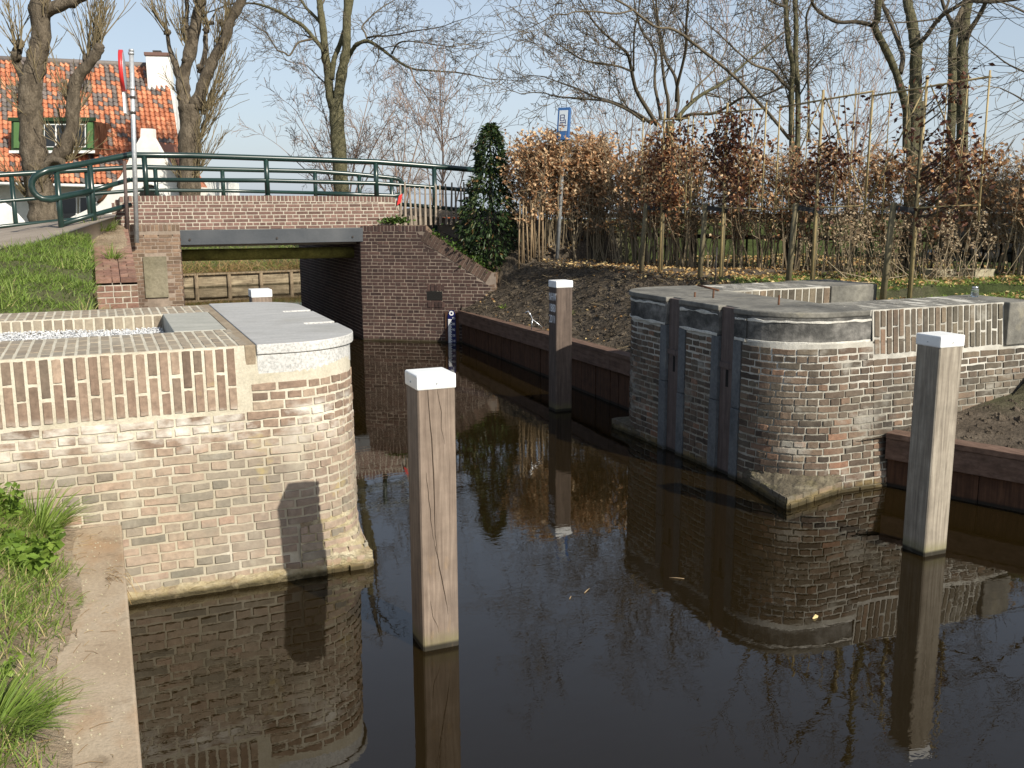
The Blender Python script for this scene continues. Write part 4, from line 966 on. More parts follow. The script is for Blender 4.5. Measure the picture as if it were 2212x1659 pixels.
# near bank turf
mb = MB(); cnt = 0
while cnt < 9500:
    u, v = RV.uniform(-1.05, -.2), RV.uniform(2.3, 6.33)
    dens = cl(.62 + 1.3 * nz(u, v, 2, 1.9)) * sstep(-.24, -.46, u + .12 * nz(u, v, 7, 3)) * (1 if 4.6 < v < 5.9 else .55)
    if RV.random() > dens: continue
    cnt += 1; a = RV.uniform(0, 6.28); l = RV.uniform(.2, .9)
    blade(mb, (u, v, h_left(u, v) - .01), (math.cos(a) * l + .15, math.sin(a) * l, 1), RV.uniform(.05, .13), .0034, RV, ((cl(RV.gauss(.5, .25)) if RV.random() < .9 else 1), 0, 0))
tag(mb.build('grass', M['grass']), 'patchy short grass on the near bank beside the quay', 'grass', kind='stuff')
# upper bank turf behind the pale lock head
mb = MB(); cnt = 0
while cnt < 15000:
    v = 9.4 + 8 * RV.random(); u = RV.uniform(-2.6, -.07)
    if u < .3 - (17.35 - v) / 2.0 - .05: continue
    if v > 15.6 and u > -.1: continue
    bare = sstep(.25, .5, nz(u, v, 11, 1.2)) * .8
    if RV.random() < bare: continue
    cnt += 1; a = RV.uniform(0, 6.28); l = RV.uniform(.3, 1.3); T = nz(u, v, 3, 1.1)
    blade(mb, (u, v, h_left(u, v) - .01), (math.cos(a) * l + .3, math.sin(a) * l - .2, 1), RV.uniform(.07, .15) * (1.1 + T), .0055, RV, (cl(RV.gauss(.5 + .35 * T, .22)), 0, 0), 2)
tag(mb.build('grass', M['grass']), 'lush green grass on the slope between the pale lock head and the road', 'grass', kind='stuff')
def tuft(x, y, z, n, L, spread, lean, label, w=.0045, mat='grass', tone=.55, group=None, nseg=5, droop=.9, rr=.05):
    mb = MB()
    for i in range(n):
        a = RV.uniform(0, 6.28); l = RV.uniform(.15, spread); r = rr * math.sqrt(RV.random())
        blade(mb, (x + r * math.cos(a), y + r * math.sin(a), z), (math.cos(a) * l + lean[0], math.sin(a) * l + lean[1], 1), L * RV.uniform(.5, 1.05), w * RV.uniform(.7, 1.2), RV, (cl(RV.gauss(tone, .2)), 0, 0), nseg, droop)
    return tag(mb.build('grass_tuft', M[mat]), label, 'grass tuft', group)
tuft(-.43, 6.05, h_left(-.43, 6.05) - .02, 260, .36, .75, (.22, -.10), 'long bladed grass tuft against the foot of the pale lock head wall', .0052, group='grass tufts by the quay', rr=.09)
tuft(-.47, 3.72, h_left(-.47, 3.72) - .02, 420, .26, 1.0, (.30, -.12), 'wide grass tuft drooping over the near end of the quay', .0042, group='grass tufts by the quay', rr=.16)
tuft(-.28, 5.05, .535, 60, .10, 1.2, (.3, 0), 'small flattened grass tuft growing on the quay edge', .0024, group='grass tufts by the quay', rr=.07)
tuft(.20, 15.75, 1.72, 70, .30, .9, (.15, -.2), 'grass tuft growing out of the red brick wing wall by the plaque', .006, group='grass tufts by the quay', rr=.1)
tuft(.05, 17.1, 2.10, 160, .32, 1.2, (.1, -.2), 'grass tuft at the foot of the railing post by the road', .007, group='grass tufts by the quay', rr=.22)
tuft(-.12, 9.75, 1.46, 110, .26, .8, (.2, -.1), 'yellowish grass tuft beside the near end of the red brick wing wall', .005, group='grass tufts by the quay', rr=.13, tone=.8)
def leafy(name, x, y, z, n, R_, H, mat, L, label, cat, group=None, stems=8):
    t = empty(name, (x, y, z), label, cat, group); ms, ml = MB(), MB()
    for k in range(stems):
        a = RV.uniform(0, 6.28); r = R_ * math.sqrt(RV.random()); top = V((x + r * math.cos(a), y + r * math.sin(a), z + H * RV.uniform(.55, 1))); base = V((x + .4 * r * math.cos(a), y + .4 * r * math.sin(a), z - .02))
        ms.tube([base, (base + top) / 2 + V((0, 0, .02)), top], [.003, .0025, .002], 4, (.4, 0, 0))
        m = n // stems
        for j in range(m):
            f = (j + 1) / m; p = base.lerp(top, f); b = j * 2.4 + RV.uniform(-.4, .4); dz = RV.uniform(-.15, .3)
            leaf(ml, p, (math.cos(b), math.sin(b), dz), L * RV.uniform(.6, 1.15) * (1.15 - .4 * f), L * .33, RV, (cl(RV.gauss(.5, .25)), 0, 0), .15)
    ms.build('stem', M[mat], t); ml.build('leaves', M[mat], t); return t
leafy('nettle_plant', -.50, 5.38, h_left(-.50, 5.38), 460, .24, .17, 'nettle', .075, 'clump of pale green nettles in the near bank grass', 'nettle', 'nettle clumps on the near bank', 22)
leafy('nettle_plant', -.60, 5.85, h_left(-.60, 5.85), 160, .13, .17, 'nettle', .055, 'smaller nettle clump behind, against the pale lock head wall', 'nettle', 'nettle clumps on the near bank', 12)
leafy('nettle_plant', -.52, 4.18, h_left(-.52, 4.18), 60, .10, .07, 'nettle', .04, 'low sparse nettle seedlings on bare soil of the near bank', 'nettle', 'nettle clumps on the near bank', 9)
leafy('weed', -.70, 6.22, h_left(-.70, 6.22) - .03, 240, .05, .36, 'ivy', .030, 'upright feathery weed growing against the pale lock head wall', 'weed', None, 4)
for (x, y, n, lab) in ((-.31, 4.6, 26, 'dead grey root fibres'),):
    mb = MB()
    for i in range(n):
        p = V((-.05 + RV.uniform(-.05, .05), 5.42 + RV.uniform(-.12, .12), .535)); pts = [p]; d = V((.25, RV.uniform(-.6, .3), .12))
        for k in range(5): p = p + d * .045; d = d + V((RV.uniform(-.05, .1), RV.uniform(-.2, .2), -.28)); pts.append(p.copy())
        mb.tube(pts, [.0012] * 6, 3, (RV.random(), 0, 0))
    for i in range(150):
        u, v = -.06 - .42 * RV.random() ** .7, RV.uniform(2.6, 6.25); a = RV.uniform(0, 6.28); L = RV.uniform(.03, .10); z = max(.531, h_left(u, v)) + .002; d = V((math.cos(a), math.sin(a), 0)) * L
        p = V((u, v, z)); mb.tube([p, p + d * .5 + V((0, 0, RV.uniform(0, .012))), p + d + V((-.01, 0, .001))], [.0011] * 3, 3, (RV.random(), 0, 0))
    tag(mb.build('dead_grass', M['dry_grass']), 'dead grass strands lying on the quay and hanging over its edge', 'dead grass', kind='stuff')
mb = MB()
for i in range(420):
    u = -.55 + .54 * RV.random(); v = RV.uniform(2.5, 6.2); r = RV.uniform(.002, .007); z = .531 if u > -.27 else h_left(u, v)
    b = mb.add((u - r, v, z), (u, v - r, z), (u + r, v, z), (u, v + r * 1.2, z), (u, v, z + r)); t = (cl(RV.gauss(.35, .3)), 0, 0)
    for f in ((0, 1, 4), (1, 2, 4), (2, 3, 4), (3, 0, 4)): mb.face(tuple(b + k for k in f), t)
tag(mb.build('grit', M['trough']), 'loose grit and small stones scattered on the quay', 'grit', kind='stuff')
# reeds and far grass
mb = MB()
for i in range(7000):
    u = RV.uniform(-1, 9); r = abs(RV.gauss(0, .9)); v = fv(u) + .15 + r; z = p_far(r, u)[2]; a = RV.uniform(0, 6.28); T = nz(u, v, 0, .8)
    green = RV.random() < .30 + .8 * T
    if green: continue
    blade(mb, (u, v, z - .02), (math.cos(a) * .9, math.sin(a) * .7 - .5, 1), RV.uniform(.3, .75) * (1 if r < .8 else .7), .008, RV, (cl(RV.gauss(.5, .28)), 0, 0), 3, 1.2)
tag(mb.build('reeds', M['dry_grass']), 'dry brown reeds hanging over the far plank revetment', 'reeds', kind='stuff')
mb = MB()
for i in range(9000):
    u = RV.uniform(-2, 10); r = RV.random() ** 1.5 * 9; v = fv(max(-1, u)) + .3 + r; z = p_far(r + .26, u)[2]; a = RV.uniform(0, 6.28)
    blade(mb, (u, v, z - .02), (math.cos(a) * .8, math.sin(a) * .8, 1), RV.uniform(.15, .35), .014, RV, (cl(RV.gauss(.6, .2)), 0, 0), 2, .6)
tag(mb.build('grass', M['grass']), 'green grass on the bank beyond the bridge opening', 'grass', kind='stuff')
# lawn on the right, leaf litter, soil clods
mb = MB()
cnt = 0
while cnt < 22000:
    u, v = RV.uniform(6.2, 13), RV.uniform(5.3, 12.4); g = GR(u, v) if u > 8.1 or v > 9.45 else (1 if 7.2 < v < 8.6 else 0)
    if RV.random() > g: continue
    cnt += 1; a = RV.uniform(0, 6.28)
    blade(mb, (u, v, h_right(u, v) - .01), (math.cos(a) * .8, math.sin(a) * .8, 1), RV.uniform(.05, .11), .0065, RV, (cl(RV.gauss(.68, .18)), 0, 0), 2, .5)
tag(mb.build('grass', M['grass']), 'sunlit mown lawn behind the weathered lock head', 'grass', kind='stuff')
mb = MB()
cnt = 0
while cnt < 9000:
    u, v = RV.uniform(6.0, 13.5), RV.uniform(6.6, 18.5)
    if 6.1 < u < 8.3 and 8.55 < v < 9.45: continue
    if u < 8.1 and v < 8.6: continue
    d = .9 if u > 7.3 else .07 + .25 * sstep(16, 17, v)
    if RV.random() > d * (.35 + .65 * sstep(9.0, 10.5, v + .3 * (u - 8))): continue
    if v > BV - .694 * (u - 4.46) - .02 and u < 6.7: continue
    cnt += 1; a = RV.uniform(0, 6.28); leaf(mb, (u, v, h_right(u, v) + .012), (math.cos(a), math.sin(a), RV.uniform(-.1, .5)), RV.uniform(.035, .075), .02, RV, (cl(RV.gauss(.55, .3)), 0, 0))
tag(mb.build('leaf_litter', M['litter']), 'fallen pale beech leaves littering the lawn and soil', 'leaf litter', kind='stuff')
mb = MB()
for i in range(2600):
    u, v = 6.02 + 1.5 * RV.random() ** .8, RV.uniform(9.5, 16.6)
    if v > BV - .694 * (u - 4.46) - .1 and u < 6.9: continue
    a = RV.uniform(0, 6.28); z = h_right(u, v); q = V((u, v, z)); pts = [q]
    d = V((math.cos(a), math.sin(a), RV.uniform(-.2, .9)))
    for k in range(2): q = q + d * RV.uniform(.03, .10); d = d + V((RV.uniform(-.7, .7), RV.uniform(-.7, .7), -.5)); pts.append(q.copy())
    mb.tube(pts, [RV.uniform(.002, .006)] * 3, 3, (RV.random() ** 2, 0, 0), cap=False)
tag(mb.build('roots', M['root']), 'dark tangle of roots and dead stems on the soil slope', 'roots', kind='stuff')
for (x, y, lab, L) in ((6.42, 12.9, 'bright green weed tuft on the dark soil slope behind the lettered post', .16), (6.3, 15.2, 'tiny green weed on the soil slope near the bridge wing', .09)):
    tuft(x, y, h_right(x, y), 46, L, 1.1, (-.1, -.2), lab, .010, group='weeds on the soil slope', rr=.05, droop=.8, tone=.6)
mb = MB()
def clod(u, v, z, r):
    b = len(mb.v); n = 6; t = (.5, 0, RV.random())
    for i in range(3):
        a = math.pi * (.12 + .38 * i)
        for k in range(n):
            f = 2 * math.pi * k / n + i * .5; q = r * RV.uniform(.7, 1.25); mb.v.append((u + q * math.sin(a) * math.cos(f), v + q * math.sin(a) * math.sin(f), z + q * .75 * math.cos(a)))
    for i in range(2):
        for k in range(n): mb.face((b + i * n + k, b + (i + 1) * n + k, b + (i + 1) * n + (k + 1) % n, b + i * n + (k + 1) % n), t)
    mb.face(tuple(b + k for k in range(n)), t)
cnt = 0
while cnt < 2600:
    if cnt < 1900:
        u, v = 6.03 + 1.9 * RV.random(), RV.uniform(9.5, 16.3)
        if v > BV - .694 * (u - 4.46) - .15 and u < 7: continue
    else:
        u, v = RV.uniform(6.6, 9.0), RV.uniform(3.4, 6.35)
        if u < 6.55 + (6.385 - v) * .416: continue
    cnt += 1; r = RV.uniform(.008, .03) if RV.random() < .85 else RV.uniform(.03, .06); clod(u, v, h_right(u, v) - r * .15, r)
tag(mb.build('soil_clods', M['soil']), 'loose clods of earth lying over the bare soil slopes', 'soil clods', kind='stuff')
# ivy along the bridge wing
def ivy_mass(label, pts, n, r, mat='ivy'):
    mb = MB()
    for i in range(n):
        k = RV.random() * (len(pts) - 1); a, b = V(pts[int(k)]), V(pts[min(int(k) + 1, len(pts) - 1)]); p = a.lerp(b, k - int(k)) + V((RV.gauss(0, r), RV.gauss(0, r), abs(RV.gauss(0, r * .6))))
        leaf(mb, p, (RV.gauss(-.3, .6), RV.gauss(-.5, .6), RV.uniform(-.4, .8)), RV.uniform(.05, .10), .025, RV, (RV.random(), 0, 0))
    return tag(mb.build('ivy', M[mat]), label, 'ivy', 'ivy on the bridge wing')
ivy_mass('strip of green ivy trailing down behind the sloping bridge wing', [(5.55, 17.1, 1.98), (6.0, 16.75, 1.68), (6.35, 16.55, 1.45), (6.62, 16.4, 1.22)], 520, .075)
ivy_mass('small green ivy cushion at the end of the bridge parapet', [(4.95, 17.5, 2.17), (5.25, 17.4, 2.17)], 190, .075)

# ------------------------------------------------------------------ trees
def shoot(mb, p, d, L, r, lv, P, rng):
    n = P['n'][min(lv, len(P['n']) - 1)]; q = V(p); d = V(d).normalized(); pts, rads, ds = [q.copy()], [r], [d.copy()]; st = L / n; w = P['wander'][min(lv, len(P['wander']) - 1)]
    for i in range(n):
        d = (d + V((rng.gauss(0, w), rng.gauss(0, w), rng.gauss(0, w) + P['up'])) ).normalized(); q = q + d * st
        pts.append(q.copy()); rads.append(max(P['rmin'], r * (1 - .8 * (i + 1) / n))); ds.append(d.copy())
    mb.tube(pts, rads, 6 if r > .05 else (4 if r > .015 else 3), (rng.random(), 0, 0), cap=False)
    if lv + 1 < P['levels']:
        k = P['kids'][min(lv, len(P['kids']) - 1)]
        for j in range(k):
            t = rng.uniform(.15, 1.0) * n; i = min(int(t), n - 1); f = t - i; pp = pts[i].lerp(pts[i + 1], f); dd = ds[i]
            o = dd.orthogonal().normalized(); o = Matrix.Rotation(rng.uniform(0, 6.283), 3, dd) @ o; a = rng.uniform(*P['ang'])
            shoot(mb, pp, dd * math.cos(a) + o * math.sin(a), L * rng.uniform(*P['lf']) * (1.15 - .45 * t / n), max(P['rmin'], (rads[i] * (1 - f) + rads[i + 1] * f) * .62), lv + 1, P, rng)
def tree(name, label, Y, limbs, P, bark_m, twig_m, group, seed, cat='tree', dj=.6, extra=None, rough=.08):
    """limbs: (radius_start_px, radius_end_px, twigs, [(px, py), ...], depth drift)"""
    rng = random.Random(seed); base = at(*limbs[0][3][0], Y); t = empty(name, base, label, cat, group)
    mt, mt2 = MB(), MB(); s = Y / F
    for (r0, r1, k, pts, dz) in limbs:
        n = len(pts); W = []
        for i, (x, y) in enumerate(pts):
            W.append(at(x, y, Y + dz[0] + (dz[1] - dz[0]) * i / (n - 1)))
        # subdivide smoothly
        Q, RR = [], []
        for i in range(n - 1):
            a, b = W[i], W[i + 1]; p0 = W[i - 1] if i else a - (b - a); p3 = W[i + 2] if i + 2 < n else b + (b - a)
            for j in range(4):
                f = j / 4; q = .5 * ((2 * a) + (b - p0) * f + (2 * p0 - 5 * a + 4 * b - p3) * f * f + (3 * a - p0 - 3 * b + p3) * f ** 3)
                Q.append(q); g = (i + f) / (n - 1); RR.append(s * (r0 + (r1 - r0) * g) * (1 + rng.uniform(-rough, rough)))
        Q.append(W[-1]); RR.append(s * r1)
        big = r0 * s > .06
        (mt if big else mt2).tube(Q, RR, 10 if r0 > 8 else 6, (rng.random(), 0, 0), cap=True, rough=rough if big else 0, rng=rng)
        L0 = sum((Q[i + 1] - Q[i]).length for i in range(len(Q) - 1))
        for j in range(k):
            u = rng.uniform(P.get('from', .25), 1.0) * (len(Q) - 1); i = min(int(u), len(Q) - 2); pp = Q[i].lerp(Q[i + 1], u - i); dd = (Q[i + 1] - Q[i]).normalized()
            o = dd.orthogonal().normalized(); o = Matrix.Rotation(rng.uniform(0, 6.283), 3, dd) @ o; a = rng.uniform(*P['ang'])
            shoot(mt2, pp, dd * math.cos(a) + o * math.sin(a) + V((0, 0, P.get('lift', 0))), P['L'] * rng.uniform(.6, 1.2), max(P['rmin'], RR[i] * P.get('rk', .4)), 0, P, rng)
        if P.get('tip', True) and k: shoot(mt2, Q[-1], (Q[-1] - Q[-2]), P['L'] * 1.3, s * r1, 0, P, rng)
    if extra: extra(mt, mt2, rng, s)
    mt.build('trunk', M[bark_m], t)
    if mt2.v: mt2.build('branches', M[twig_m], t)
    return t
z2 = lambda pts: [(1645.7 + .256 * x, .256 * y) for x, y in pts]
z1 = lambda pts: [(1200.3 + .2188 * x, .2188 * y) for x, y in pts]
zl = lambda pts: [(.2626 * x, .2626 * y) for x, y in pts]
zf = lambda pts: [(387 + .3063 * x, .3063 * y) for x, y in pts]
P_big = dict(n=(5, 4, 3, 3), wander=(.16, .2, .25), up=.05, rmin=.0065, kids=(6, 3, 2), levels=4, ang=(.4, 1.1), lf=(.35, .6), L=1.9, rk=.45, lift=.25)
GT = 'bare trees beyond the garden hedge'
tree('bare_tree', 'bare spreading tree with many limbs fanning out from one low fork', 27, [
    (9, 9, 0, [(1448, 470), (1446, 380), (1448, 262)], (0, 0)),
    (4.6, 1.6, 9, z1([(1000, 1230), (900, 1070), (800, 900), (760, 750), (730, 600), (700, 520), (600, 430), (480, 330), (380, 220), (300, 100)]), (0, -2)),
    (3.6, 1.6, 8, z1([(1040, 1180), (1010, 1000), (980, 850), (980, 700), (990, 560), (940, 430), (860, 320), (800, 150), (760, -100)]), (0, 1)),
    (3.8, 1.6, 9, z1([(1110, 1180), (1110, 1000), (1080, 850), (1060, 700), (1040, 500), (1020, 300), (1000, 100), (980, -150), (960, -500)]), (0, -1)),
    (4, 1.6, 9, z1([(1180, 1150), (1210, 1000), (1190, 800), (1150, 700), (1090, 600), (1050, 400), (1000, 200), (960, 0), (900, -300)]), (0, 2)),
    (3.6, 1.6, 9, z1([(1190, 1000), (1200, 850), (1250, 650), (1290, 450), (1290, 250), (1310, 0), (1340, -300), (1330, -600)]), (0, -2)),
    (4.8, 1.8, 10, z1([(1190, 1180), (1300, 1050), (1450, 930), (1600, 850), (1700, 780), (1900, 600), (2100, 450)]), (0, 1)),
    (3.8, 1.6, 9, z1([(1220, 1190), (1330, 1130), (1550, 1120), (1700, 1050), (1850, 960), (2000, 960), (2200, 880)]), (0, -2)),
    (3.8, 1.3, 9, z1([(950, 1220), (800, 1120), (600, 1030), (400, 960), (200, 870), (0, 800)]), (0, 2)),
    (3, 1.2, 9, z1([(880, 1200), (700, 1080), (500, 1000), (300, 980), (0, 950), (-100, 920)]), (0, -1)),
    (2.4, 1.2, 8, z1([(740, 700), (600, 650), (300, 600), (150, 520), (50, 450)]), (-1, -2)),
    (2.4, 1.2, 7, z1([(1340, 1000), (1350, 930), (1400, 850), (1600, 650), (1700, 450), (1800, 250)]), (0, 2)),
    (2.2, 1.1, 7, z1([(770, 700), (770, 500), (780, 300), (820, 100), (830, -100)]), (-1, -2))],
    P_big, 'bark_green', 'twig_dark', GT, 51)
P_mid = dict(n=(5, 4, 3), wander=(.12, .18, .22), up=.04, rmin=.005, kids=(6, 3), levels=3, ang=(.5, 1.1), lf=(.35, .6), L=1.7, rk=.35, lift=.1)
tree('bare_tree', 'mossy tree with two slim parallel stems and a long slanting limb', 22, [
    (6.5, 4.2, 4, [(1712, 500), (1712, 400)] + z2([(250, 1080), (250, 900), (250, 740), (260, 560), (225, 380), (210, 200), (200, 0), (190, -250), (150, -600)]), (0, 0)),
    (6.2, 4.2, 4, [(1722, 500), (1722, 400)] + z2([(305, 1050), (305, 850), (290, 560), (285, 400), (290, 200), (280, 0), (290, -300), (330, -650)]), (.15, .3)),
    (2.6, 2.2, 5, z2([(395, 1200), (395, 900), (390, 600), (395, 400), (375, 150), (430, 0), (480, -200)]), (.2, -.5)),
    (3.6, 1.5, 4, z2([(240, 760), (170, 690), (90, 600), (0, 570)]) + [(1625, 138), (1596, 114), (1560, 80)], (0, -1)),
    (3.6, 1.8, 6, [(1705, 300)] + z1([(2130, 1150), (2010, 1020), (1850, 840), (1690, 690), (1530, 560), (1350, 420), (1250, 340), (1130, 280), (1000, 270), (850, 170), (740, 80), (600, 0), (450, -60), (300, -200)]), (-.1, -3)),
    (2.0, .9, 5, z1([(760, 100), (600, 135), (400, 115), (200, 115), (100, 145), (0, 140), (-120, 210)]), (-2.6, -3.4)),
    (2.6, 1.4, 5, z2([(200, 60), (120, 30), (20, -20), (-100, -60)]), (0, -1))],
    P_mid, 'bark_green', 'twig_dark', GT, 52)
P_beech = dict(n=(6, 4, 3), wander=(.16, .2, .25), up=.02, rmin=.004, kids=(4, 3), levels=3, ang=(.6, 1.3), lf=(.35, .6), L=1.3, rk=.3, lift=.0, tip=True, **{'from': .45})
tree('bare_tree', 'smooth grey green trunk forking widely, a second stem leaning off to its left', 18, [
    (13.5, 12.5, 0, [(1958, 600), (1968, 420), (1974, 300), (1978, 205), (1978, 150), (1980, 90)], (0, 0)),
    (11.5, 6, 7, [(1977, 100), (1972, 60), (1966, 30), (1960, 0), (1954, -60), (1950, -160), (1960, -320), (1940, -520)], (0, .6)),
    (5.2, 3, 7, z2([(1330, 350), (1375, 320), (1500, 150), (1620, 70), (1740, 8), (1930, 15), (2212, -20), (2400, -80)]), (0, -1.5)),
    (3.6, 2, 3, z2([(1490, 180), (1560, 60), (1600, -100), (1620, -300)]), (-.4, .6)),
    (8.2, 6, 3, [(1958, 330)] + z2([(1220, 950), (1180, 770), (1110, 560), (1040, 410), (955, 230), (975, 150), (985, 0), (1000, -250), (960, -600)]), (-.05, -.8)),
    (4.4, 2.0, 6, z2([(940, 215), (800, 185), (640, 185), (510, 120), (440, 50), (415, -20), (390, -160)]), (-.4, -1.6)),
    (5.4, 3.2, 5, z2([(1170, 620), (1190, 480), (1160, 380), (1100, 220), (1030, 60), (1000, -60), (1040, -300)]), (-.2, .8)),
    (2.2, 1.2, 2, z2([(1520, 145), (1400, 170), (1250, 185), (1130, 192)]), (-.4, -.9)),
    (1.6, .9, 3, z2([(1200, 560), (1160, 300), (1110, 160), (1040, 60), (900, 0)]), (0, .5)),
    (1.2, .7, 3, z2([(1345, 720), (1430, 640), (1470, 560), (1485, 470)]), (0, -.4))],
    P_beech, 'bark_green', 'twig_dark', GT, 53)
tree('bare_tree', 'tall tree with twin grey green trunks pressed side by side', 19, [
    (9, 7.6, 0, [(2046, 560), (2050, 400)] + z2([(1605, 900), (1610, 760), (1608, 400), (1615, 300), (1640, 190)]), (0, 0)),
    (5, 3, 3, z2([(1620, 230), (1590, 170), (1560, 110), (1520, 0), (1500, -200)]), (0, .4)),
    (6, 4.5, 4, z2([(1625, 230), (1650, 160), (1700, 60), (1745, -20), (1760, -250), (1740, -600)]), (0, .5)),
    (12, 10.5, 0, [(2075, 570), (2076, 420)] + z2([(1690, 1150), (1690, 760), (1690, 500), (1700, 330), (1718, 100), (1735, 0), (1750, -250), (1800, -700)]), (.2, .2)),
    (6.2, 3.6, 5, z2([(1725, 330), (1760, 250), (1830, 140), (1890, 20), (1940, -80), (2000, -300)]), (.15, -.8))],
    P_beech, 'bark_green', 'twig_dark', GT, 54)
P_out = dict(n=(6, 4, 3), wander=(.12, .16, .2), up=-.01, rmin=.004, kids=(6, 3), levels=3, ang=(.35, .9), lf=(.4, .65), L=1.5, rk=.5, lift=-.05)
tree('bare_tree', 'fine drooping branches of a tree standing just beyond the garden end of the lawn', 15, [
    (8, 8, 0, [(2420, 620), (2410, 300), (2400, 120)], (0, 0)),
    (3, 1.2, 4, [(2402, 160), (2330, 110), (2270, 60), (2200, 20), (2150, 0)], (0, -.5)),
    (3, 1.2, 5, [(2404, 200), (2320, 190), (2240, 165), (2180, 140), (2140, 110)], (0, .5)),
    (2.6, 1.1, 4, [(2404, 230), (2330, 260), (2260, 250), (2200, 210), (2160, 190)], (0, -.6)),
    (3, 1.2, 3, [(2402, 120), (2350, 0), (2300, -120), (2260, -260)], (0, 0))],
    P_out, 'bark_green', 'twig_dark', GT, 55)
# pollarded willows
P_wil = dict(n=(6, 3), wander=(.06, .12), up=.10, rmin=.006, kids=(4,), levels=2, ang=(.25, .6), lf=(.3, .5), L=2.6, rk=.0, lift=.2, tip=False)
P_wil['rmin'] = .009
def burr(mt, rng, p, r):
    b = len(mt.v); n = 8
    for i in range(5):
        a = math.pi * (i + .5) / 5
        for k in range(n):
            f = 2 * math.pi * k / n; q = r * rng.uniform(.8, 1.25); mt.v.append((p.x + q * math.sin(a) * math.cos(f), p.y + q * math.sin(a) * math.sin(f), p.z + q * math.cos(a)))
    for i in range(4):
        for k in range(n): mt.face((b + i * n + k, b + i * n + (k + 1) % n, b + (i + 1) * n + (k + 1) % n, b + (i + 1) * n + k), (.5, 0, 0), 0, True)
def pollard_extra(Y, heads, shoots):
    def f(mt, m2, rng, s):
        for (x, y, r) in heads: burr(mt, rng, at(x, y, Y), r * s)
        for (x, y, n, L, ang, dx) in shoots:
            for i in range(n):
                p = at(x + rng.uniform(-8, 8), y + rng.uniform(-10, 10), Y + rng.uniform(-.3, .3)); d = fr(rng.gauss(dx, ang), rng.gauss(0, ang), 1)
                shoot(m2, p, d, L * rng.uniform(.5, 1.1), .022, 0, P_wil, rng)
    return f
GW = 'pollarded willows near the house'
tree('pollard_willow', 'old pollarded willow with a thick double trunk in front of the tiled roof', 31, [
    (30, 17, 0, [(96, 500), (92, 440)] + zl([(330, 1560), (300, 1350), (265, 1150), (250, 950), (245, 750), (280, 560), (330, 350), (335, 100), (345, -100), (360, -300)]), (0, 0)),
    (15, 9.5, 0, zl([(400, 1360), (530, 1220), (590, 1050), (600, 850), (630, 650), (720, 540), (800, 430), (820, 370)]), (-.1, -.5)),
    (11, 9, 0, zl([(240, 700), (180, 590), (130, 480), (170, 350)]), (0, .4)),
    (14, 10, 0, zl([(340, 110), (480, 50), (620, 0), (700, -60)]), (0, -.3)),
    (9, 7, 0, zl([(330, 1420), (430, 1320), (520, 1330)]), (-.2, -.5))],
    P_wil, 'bark_willow', 'twig_willow', GW, 61, dj=.2, rough=.13,
    extra=pollard_extra(31, [(34, 120, 11), (44, 95, 9), (190, 128, 11), (210, 98, 11), (216, 102, 9), (75, 20, 14), (140, 340, 10)],
        [(40, 100, 14, 2.0, .35, -.2), (212, 95, 26, 2.3, .28, .15), (190, 130, 14, 2.0, .4, .1), (95, 30, 16, 2.2, .4, 0), (160, 250, 20, 1.8, .35, .1), (60, 260, 16, 1.7, .4, -.3), (90, 420, 26, 1.2, .6, 0), (150, 340, 22, 1.5, .5, .3), (60, 420, 22, 1.3, .6, -.2), (75, 180, 12, 1.7, .4, .1)]))
tree('pollard_willow', 'pollarded willow beside the white chimney, its limbs rising in a candelabra', 34, [
    (22, 21, 0, [(412, 470)] + zl([(1560, 1600), (1558, 1300), (1560, 1000), (1555, 860)]), (0, 0)),
    (15, 9, 0, zl([(1530, 880), (1510, 770), (1505, 640), (1560, 450), (1600, 250), (1640, 50), (1650, -100), (1660, -300)]), (0, .3)),
    (14, 7.5, 0, zl([(1600, 880), (1650, 770), (1690, 640), (1760, 480), (1850, 330), (1890, 180), (1960, 60), (2010, -80), (2040, -250)]), (0, -.4)),
    (8, 4, 0, zl([(1500, 690), (1460, 600), (1430, 500), (1395, 400), (1375, 260)]), (0, .5)),
    (6, 4, 0, zl([(1640, 600), (1690, 430), (1690, 300), (1710, 200), (1760, 190)]), (.1, .6)),
    (6, 4, 0, zl([(1550, 320), (1530, 200), (1540, 60), (1520, -100)]), (.1, .6))],
    P_wil, 'bark_willow', 'twig_willow', GW, 62, dj=.2, rough=.12,
    extra=pollard_extra(34, [(361, 70, 7), (445, 65, 7), (400, 130, 8), (430, 145, 6), (480, 50, 8)],
        [(362, 66, 14, 1.8, .3, -.4), (445, 55, 12, 1.8, .35, .1), (495, 30, 18, 2.0, .35, .3), (430, 10, 14, 2.0, .35, -.1), (400, 90, 12, 1.8, .4, -.2), (470, 100, 16, 1.9, .35, .5), (440, 240, 22, 2.2, .3, .75), (430, 300, 20, 2.2, .28, .65), (420, 380, 22, 1.8, .3, .55), (400, 400, 12, 1.2, .4, -.5), (410, 230, 10, 1.5, .4, -.6)]))
P_fork = dict(n=(6, 4, 3), wander=(.16, .2, .25), up=.0, rmin=.006, kids=(5, 3, 2), levels=4, ang=(.4, 1.1), lf=(.4, .65), L=1.75, rk=.35, lift=0, **{'from': .2})
